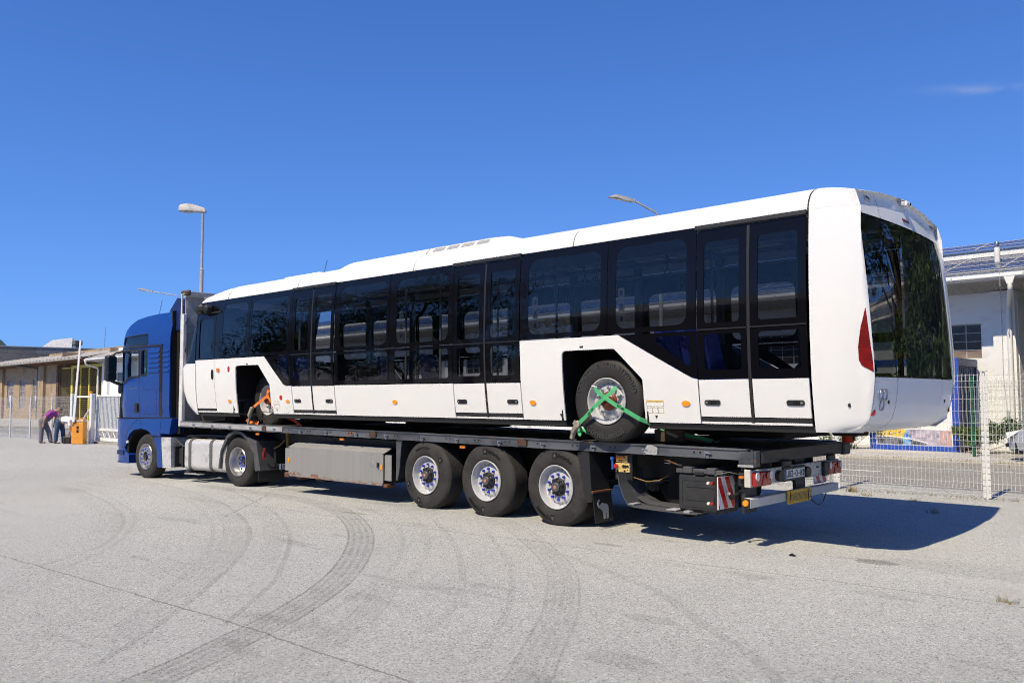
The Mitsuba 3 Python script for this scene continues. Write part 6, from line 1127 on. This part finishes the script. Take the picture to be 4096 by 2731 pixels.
def tuft(x, y, label, n=34, h=.075, mat='dry_grass'):
    k = num('grass_tuft'); g = np.random.default_rng(int(abs(x*131+y*17)*10)); V = []; Fc = []
    for i in range(n):
        a = g.uniform(0, 6.28); b = np.array([x+g.normal()*.05, y+g.normal()*.03, float(gz(x))]); t = b+[.9*h*math.cos(a)*g.uniform(.2, 1.2), .9*h*math.sin(a)*g.uniform(.2, 1.2), h*g.uniform(.4, 1.2)]; s = np.array([-math.sin(a), math.cos(a), 0])*.004
        V += [b-s, b+s, t]; Fc.append([3*i, 3*i+1, 3*i+2])
    put(None, k, tm(V, Fc), mat, False) if False else scene.__setitem__(k, mikit.ply(tm(V, Fc), mat)); lab(k, label, 'grass tuft')
tuft(8.13, -.76, 'dry grass tuft growing from the crack at the lower right'); tuft(4.05, 6.6, 'dry grass tuft at the foot of the post by the trailer tail lamp', 90, .16); tuft(5.35, 5.9, 'dry grass tuft on the yard in front of the long bus shadow'); tuft(4.45, 6.2, 'small dry tuft right of the trailer underride bar', 30, .1); tuft(6.0, 4.6, 'small tuft inside the bus shadow', 30, .1)
k = num('stone'); scene[k] = mikit.ply(hull(np.random.default_rng(3).normal(size=(14, 3))*[.016, .013, .010]+[5.91, .03, .012]), 'ink'); lab(k, 'small black stone lying on the yard below the bus shadow', 'stone')
gs_k = []; g = np.random.default_rng(11)
for i in range(700):
    x = g.uniform(-2, 9.5); y = fence_y(x)-.12+g.normal()*.06; a = g.uniform(0, 6.28); h = g.uniform(.02, .09); b = np.array([x, y, float(gz(x))]); s = np.array([-math.sin(a), math.cos(a), 0])*.004; t = b+[h*math.cos(a), h*math.sin(a), h]; gs_k.append((b-s, b+s, t))
k = num('fence_grass'); scene[k] = mikit.ply(tm(np.array(gs_k).reshape(-1, 3), np.arange(2100).reshape(-1, 3)), 'dry_grass'); lab(k, 'dry grass along the foot of the fence', 'grass', None, 'stuff')
gs_k = []
for i in range(2600):
    x = g.uniform(-12, 12); y = 14.0+abs(g.normal())*.5; a = g.uniform(0, 6.28); h = g.uniform(.04, .16); b = np.array([x, y, float(gz(x))+.03]); s = np.array([-math.sin(a), math.cos(a), 0])*.006; t = b+[h*math.cos(a), h*math.sin(a), h]; gs_k.append((b-s, b+s, t))
k = num('verge_grass'); scene[k] = mikit.ply(tm(np.array(gs_k).reshape(-1, 3), np.arange(7800).reshape(-1, 3)), 'dry_grass'); lab(k, 'dry verge grass along the far kerb', 'grass', None, 'stuff')
# ------------------------------------------------------------------ people
def chain(parts, l=.03, it=8, shrink=.0):
    """parts: lists of (point, radius) joined as hulls of spheres, then smoothed to one surface"""
    man = m3.Manifold()
    for ch in parts:
        for (a, ra), (b, rb) in zip(ch[:-1], ch[1:]):
            man = man+m3.Manifold.hull(m3.Manifold.sphere(ra, 14).translate([float(q) for q in a])+m3.Manifold.sphere(rb, 14).translate([float(q) for q in b]))
    m = of(man.refine_to_length(l)); m.merge_vertices(); trimesh.smoothing.filter_taubin(m, iterations=it); return m
def fingers(w, d, side, s=1.):
    """palm and five bent fingers from the wrist w along d"""
    d = np.array(d, float); d /= np.linalg.norm(d); side = np.array(side, float); side -= d*(side@d); side /= np.linalg.norm(side); nn = np.cross(d, side); w = np.array(w, float)
    out = [[(w, .028*s), (w+d*.085*s, .032*s)]]
    for i, (o, L) in enumerate(((-.033, .075), (-.011, .088), (.011, .083), (.033, .064))):
        b = w+d*.09*s+side*o*s; m_ = b+d*L*.5*s+nn*.012*s; e = b+d*L*.85*s+nn*.038*s; out.append([(b, .0105*s), (m_, .0095*s), (e, .008*s)])
    b = w+d*.035*s-side*.03*s; out.append([(b, .012*s), (b+d*.035*s-side*.035*s, .010*s), (b+d*.065*s-side*.042*s+nn*.012*s, .008*s)])
    return out
def headparts(c, fwd, up_):
    c, f, u_ = (np.array(q, float) for q in (c, fwd, up_)); f /= np.linalg.norm(f); u_ -= f*(u_@f); u_ /= np.linalg.norm(u_); s = np.cross(f, u_)
    return [[(c+u_*.045-f*.02, .092), (c-u_*.055+f*.035, .062)], [(c+u_*.0+f*.075, .035), (c-u_*.085+f*.060, .030)], [(c+u_*.015+f*.095, .012), (c-u_*.025+f*.118, .015)], [(c-u_*.055+f*.098, .014), (c-u_*.06+f*.096, .016)]]+[[(c+s*q*.085+u_*.01-f*.01, .018), (c+s*q*.092-u_*.03, .013)] for q in (-1, 1)], (c, f, u_, s)
def face(k, H, glasses=False):
    c, f, u_, s = H
    put(k, 'eye', [trimesh.creation.icosphere(2, .0105).apply_translation(c+f*.096+u_*.012+s*q*.033) for q in (-1, 1)], 'eye_white', True); put(k, 'pupil', [trimesh.creation.icosphere(1, .006).apply_translation(c+f*.103+u_*.012+s*q*.033) for q in (-1, 1)], 'ink', True)
    put(k, 'mouth', tube([c+f*.108-u_*.062+s*q for q in (-.022, 0, .022)], .0045, 5), 'lip', True)
def person(o, label, spec):
    k = thing('person', label, 'person')
    with frame(F(o, (RT[0], RT[1], 0), (-RT[1], RT[0], 0))): spec(k)
def man_purple(k):
    hipL, hipR = (-.03, -.10, .93), (-.03, .10, .93); shL, shR = (.40, -.19, 1.33), (.44, .19, 1.33); neck = (.52, 0, 1.43)
    hp, H = headparts((.68, 0, 1.44), (.80, 0, -.60), (.60, 0, .80))
    armL = [(shL, .055), ((.22, -.27, 1.12), .045), ((.13, -.25, .88), .034)]; armR = [(shR, .055), ((.40, .25, 1.08), .045), ((.36, .20, .84), .034)]
    legL = [(hipL, .10), ((.00, -.12, .50), .068), ((-.02, -.13, .10), .045)]; legR = [(hipR, .10), ((.18, .12, .50), .068), ((.28, .13, .10), .045)]
    torso = [((-.02, 0, .98), .15), ((.20, 0, 1.18), .15), ((.40, 0, 1.33), .14)]
    body = chain([torso, [(shL, .06), (shR, .06)], [((.42, 0, 1.35), .07), (neck, .058), ((.62, 0, 1.44), .055)], armL, armR, legL, legR, [((-.02, -.13, .08), .04), ((.14, -.14, .04), .035)], [((.28, .13, .08), .04), ((.44, .13, .04), .035)]]+hp+fingers((.13, -.25, .88), (-.05, .02, -1), (1, 0, 0))+fingers((.36, .20, .84), (-.05, -.02, -1), (1, 0, 0)), .028)
    put(k, 'body', body, 'skin', True); face(k, H)
    g = .012
    put(k, 'shirt', chain([[(np.array(p), r+g) for p, r in torso[1:]], [(shL, .06+g+.006), (shR, .06+g+.006)], [((.20, -.10, 1.16), .08), (shL, .075)], [((.20, .10, 1.16), .08), (shR, .075)], [(shL, .055+g+.01), ((.28, -.25, 1.19), .062)], [(shR, .055+g+.01), ((.41, .24, 1.17), .062)], [((.42, 0, 1.35), .085), ((.46, 0, 1.385), .07)]], .03), 'purple_cloth', True)
    put(k, 'overalls', chain([[((-.03, -.06, .95), .155), ((-.03, .06, .95), .155)], [((-.02, 0, .98), .165), ((.14, 0, 1.10), .166)], [((.14, 0, 1.07), .15), ((.30, 0, 1.16), .11)], [(hipL, .125), ((-.02, -.12, .5), .10), ((-.03, -.13, .09), .088)], [(hipR, .125), ((.17, .12, .5), .10), ((.27, .13, .09), .088)]], .03), 'overall_grey', True)
    put(k, 'shoulder_strap', [tube([(.12, q*.09, 1.26), (.34, q*.10, 1.48), (.48, q*.09, 1.42), (.46, q*.08, 1.24)], .016, 6) for q in (-1, 1)], 'overall_grey', True)
    put(k, 'shoe', chain([[((-.05, -.13, .055), .05), ((.15, -.14, .035), .036)]], .03, 4), 'shoe', True); put(k, 'shoe', chain([[((.25, .13, .055), .05), ((.46, .13, .035), .036)]], .03, 4), 'shoe', True)
    c, f, u_, s = H; put(k, 'hair', chain([[(c+u_*.058-f*.035, .088), (c+u_*.01-f*.062, .072)], [(c+u_*.075+f*.02, .070), (c+u_*.07-f*.04, .08)]], .03, 4), 'hair_grey', True); put(k, 'sunglasses', [tube([c+u_*.105+f*.055+s*q*.08 for q in (-1, -.5, 0, .5, 1)], .016, 6)], 'ink', True, 'dark sunglasses pushed up on the hair')
def man_white(k):
    hipL, hipR = (.08, -.10, .90), (.10, .10, .90); shL, shR = (.60, -.18, .98), (.62, .18, .98)
    hp, H = headparts((.76, 0, .98), (.55, 0, -.84), (.84, 0, .55))
    armL = [(shL, .055), ((.66, -.22, .68), .045), ((.74, -.17, .44), .033)]; armR = [(shR, .055), ((.52, .16, .66), .045), ((.44, .10, .45), .033)]
    legL = [(hipL, .10), ((.03, -.12, .48), .066), ((.0, -.12, .10), .045)]; legR = [(hipR, .10), ((.19, .12, .48), .066), ((.22, .12, .10), .045)]
    torso = [((.10, 0, .93), .145), ((.34, 0, 1.03), .15), ((.60, 0, 1.0), .14)]
    body = chain([torso, [(shL, .06), (shR, .06)], [((.60, 0, 1.0), .07), ((.70, 0, 1.0), .058)], armL, armR, legL, legR, [((0, -.12, .08), .04), ((.15, -.13, .04), .035)], [((.22, .12, .08), .04), ((.38, .13, .04), .035)]]+hp+fingers((.74, -.17, .44), (.15, .1, -1), (1, 0, 0))+fingers((.44, .10, .45), (.3, .0, -1), (1, 0, .2)), .028)
    put(k, 'body', body, 'skin', True); face(k, H)
    put(k, 'shirt', chain([[((.20, 0, .99), .158), ((.34, 0, 1.03), .166), ((.60, 0, 1.0), .155)], [(shL, .078), (shR, .078)], [((.36, -.08, 1.0), .09), (shL, .076)], [((.36, .08, 1.0), .09), (shR, .076)], [(shL, .07), ((.635, -.205, .80), .066)], [(shR, .07), ((.57, .17, .80), .066)]], .03), 'white_cloth', True)
    put(k, 'jeans', chain([[((.07, -.06, .91), .155), ((.09, .06, .91), .155)], [((.09, 0, .93), .158), ((.16, 0, .97), .157)], [(hipL, .12), ((.02, -.12, .48), .088), ((-.01, -.12, .08), .078)], [(hipR, .12), ((.18, .12, .48), .088), ((.21, .12, .08), .078)]], .03), 'denim', True); put(k, 'belt', tube([(.20+.0*math.cos(a)-.055*math.sin(a), .165*math.cos(a), .98+.165*math.sin(a)) for a in np.linspace(0, 2*math.pi, 20)], .018, 6, False), 'belt', True)
    put(k, 'shoe', chain([[((-.02, -.12, .05), .048), ((.17, -.13, .035), .036)]], .03, 4), 'shoe_grey', True); put(k, 'shoe', chain([[((.20, .12, .05), .048), ((.40, .13, .035), .036)]], .03, 4), 'shoe_grey', True)
    c, f, u_, s = H; put(k, 'hair', chain([[(c+u_*.058-f*.035, .086), (c+u_*.01-f*.06, .072)], [(c+u_*.07+f*.02, .068), (c+u_*.07-f*.04, .078)]], .03, 4), 'hair_grey', True)
person((-30.95, 5.0, float(gz(-30.95))), 'person in a purple shirt and grey dungarees bending forward with hands on knees' if False else 'person in a purple shirt and grey overalls bending forward to look down', man_purple)
person((-29.85, 5.2, float(gz(-29.85))), 'person in a white shirt and blue jeans bent double over a tool box', man_white)
tx = thing('tool_box', 'dark grey plastic tool box on the ground under the bent man in white', 'tool box')
with frame(F((-29.30, 5.45, float(gz(-29.3))), (RT[0], RT[1], 0), (-RT[1], RT[0], 0))):
    put(tx, 'body', [hull([(x, y, z) for x, y, z in ((-.14, -.13, .0), (.14, -.13, 0), (-.14, .13, 0), (.14, .13, 0), (-.17, -.15, .25), (.17, -.15, .25), (-.17, .15, .25), (.17, .15, .25))])], 'tool_plastic', False); put(tx, 'lid', bx(-.175, .175, -.16, .16, .25, .31, .02), 'grey_plastic', 30); put(tx, 'rib', [bx(x, x+.02, -.165, -.14, .02, .24) for x in (-.12, -.01, .10)], 'grey_plastic', False); put(tx, 'handle', tube([(-.1, 0, .31), (-.1, 0, .36), (.1, 0, .36), (.1, 0, .31)], .012, 6), 'black_plastic', True)
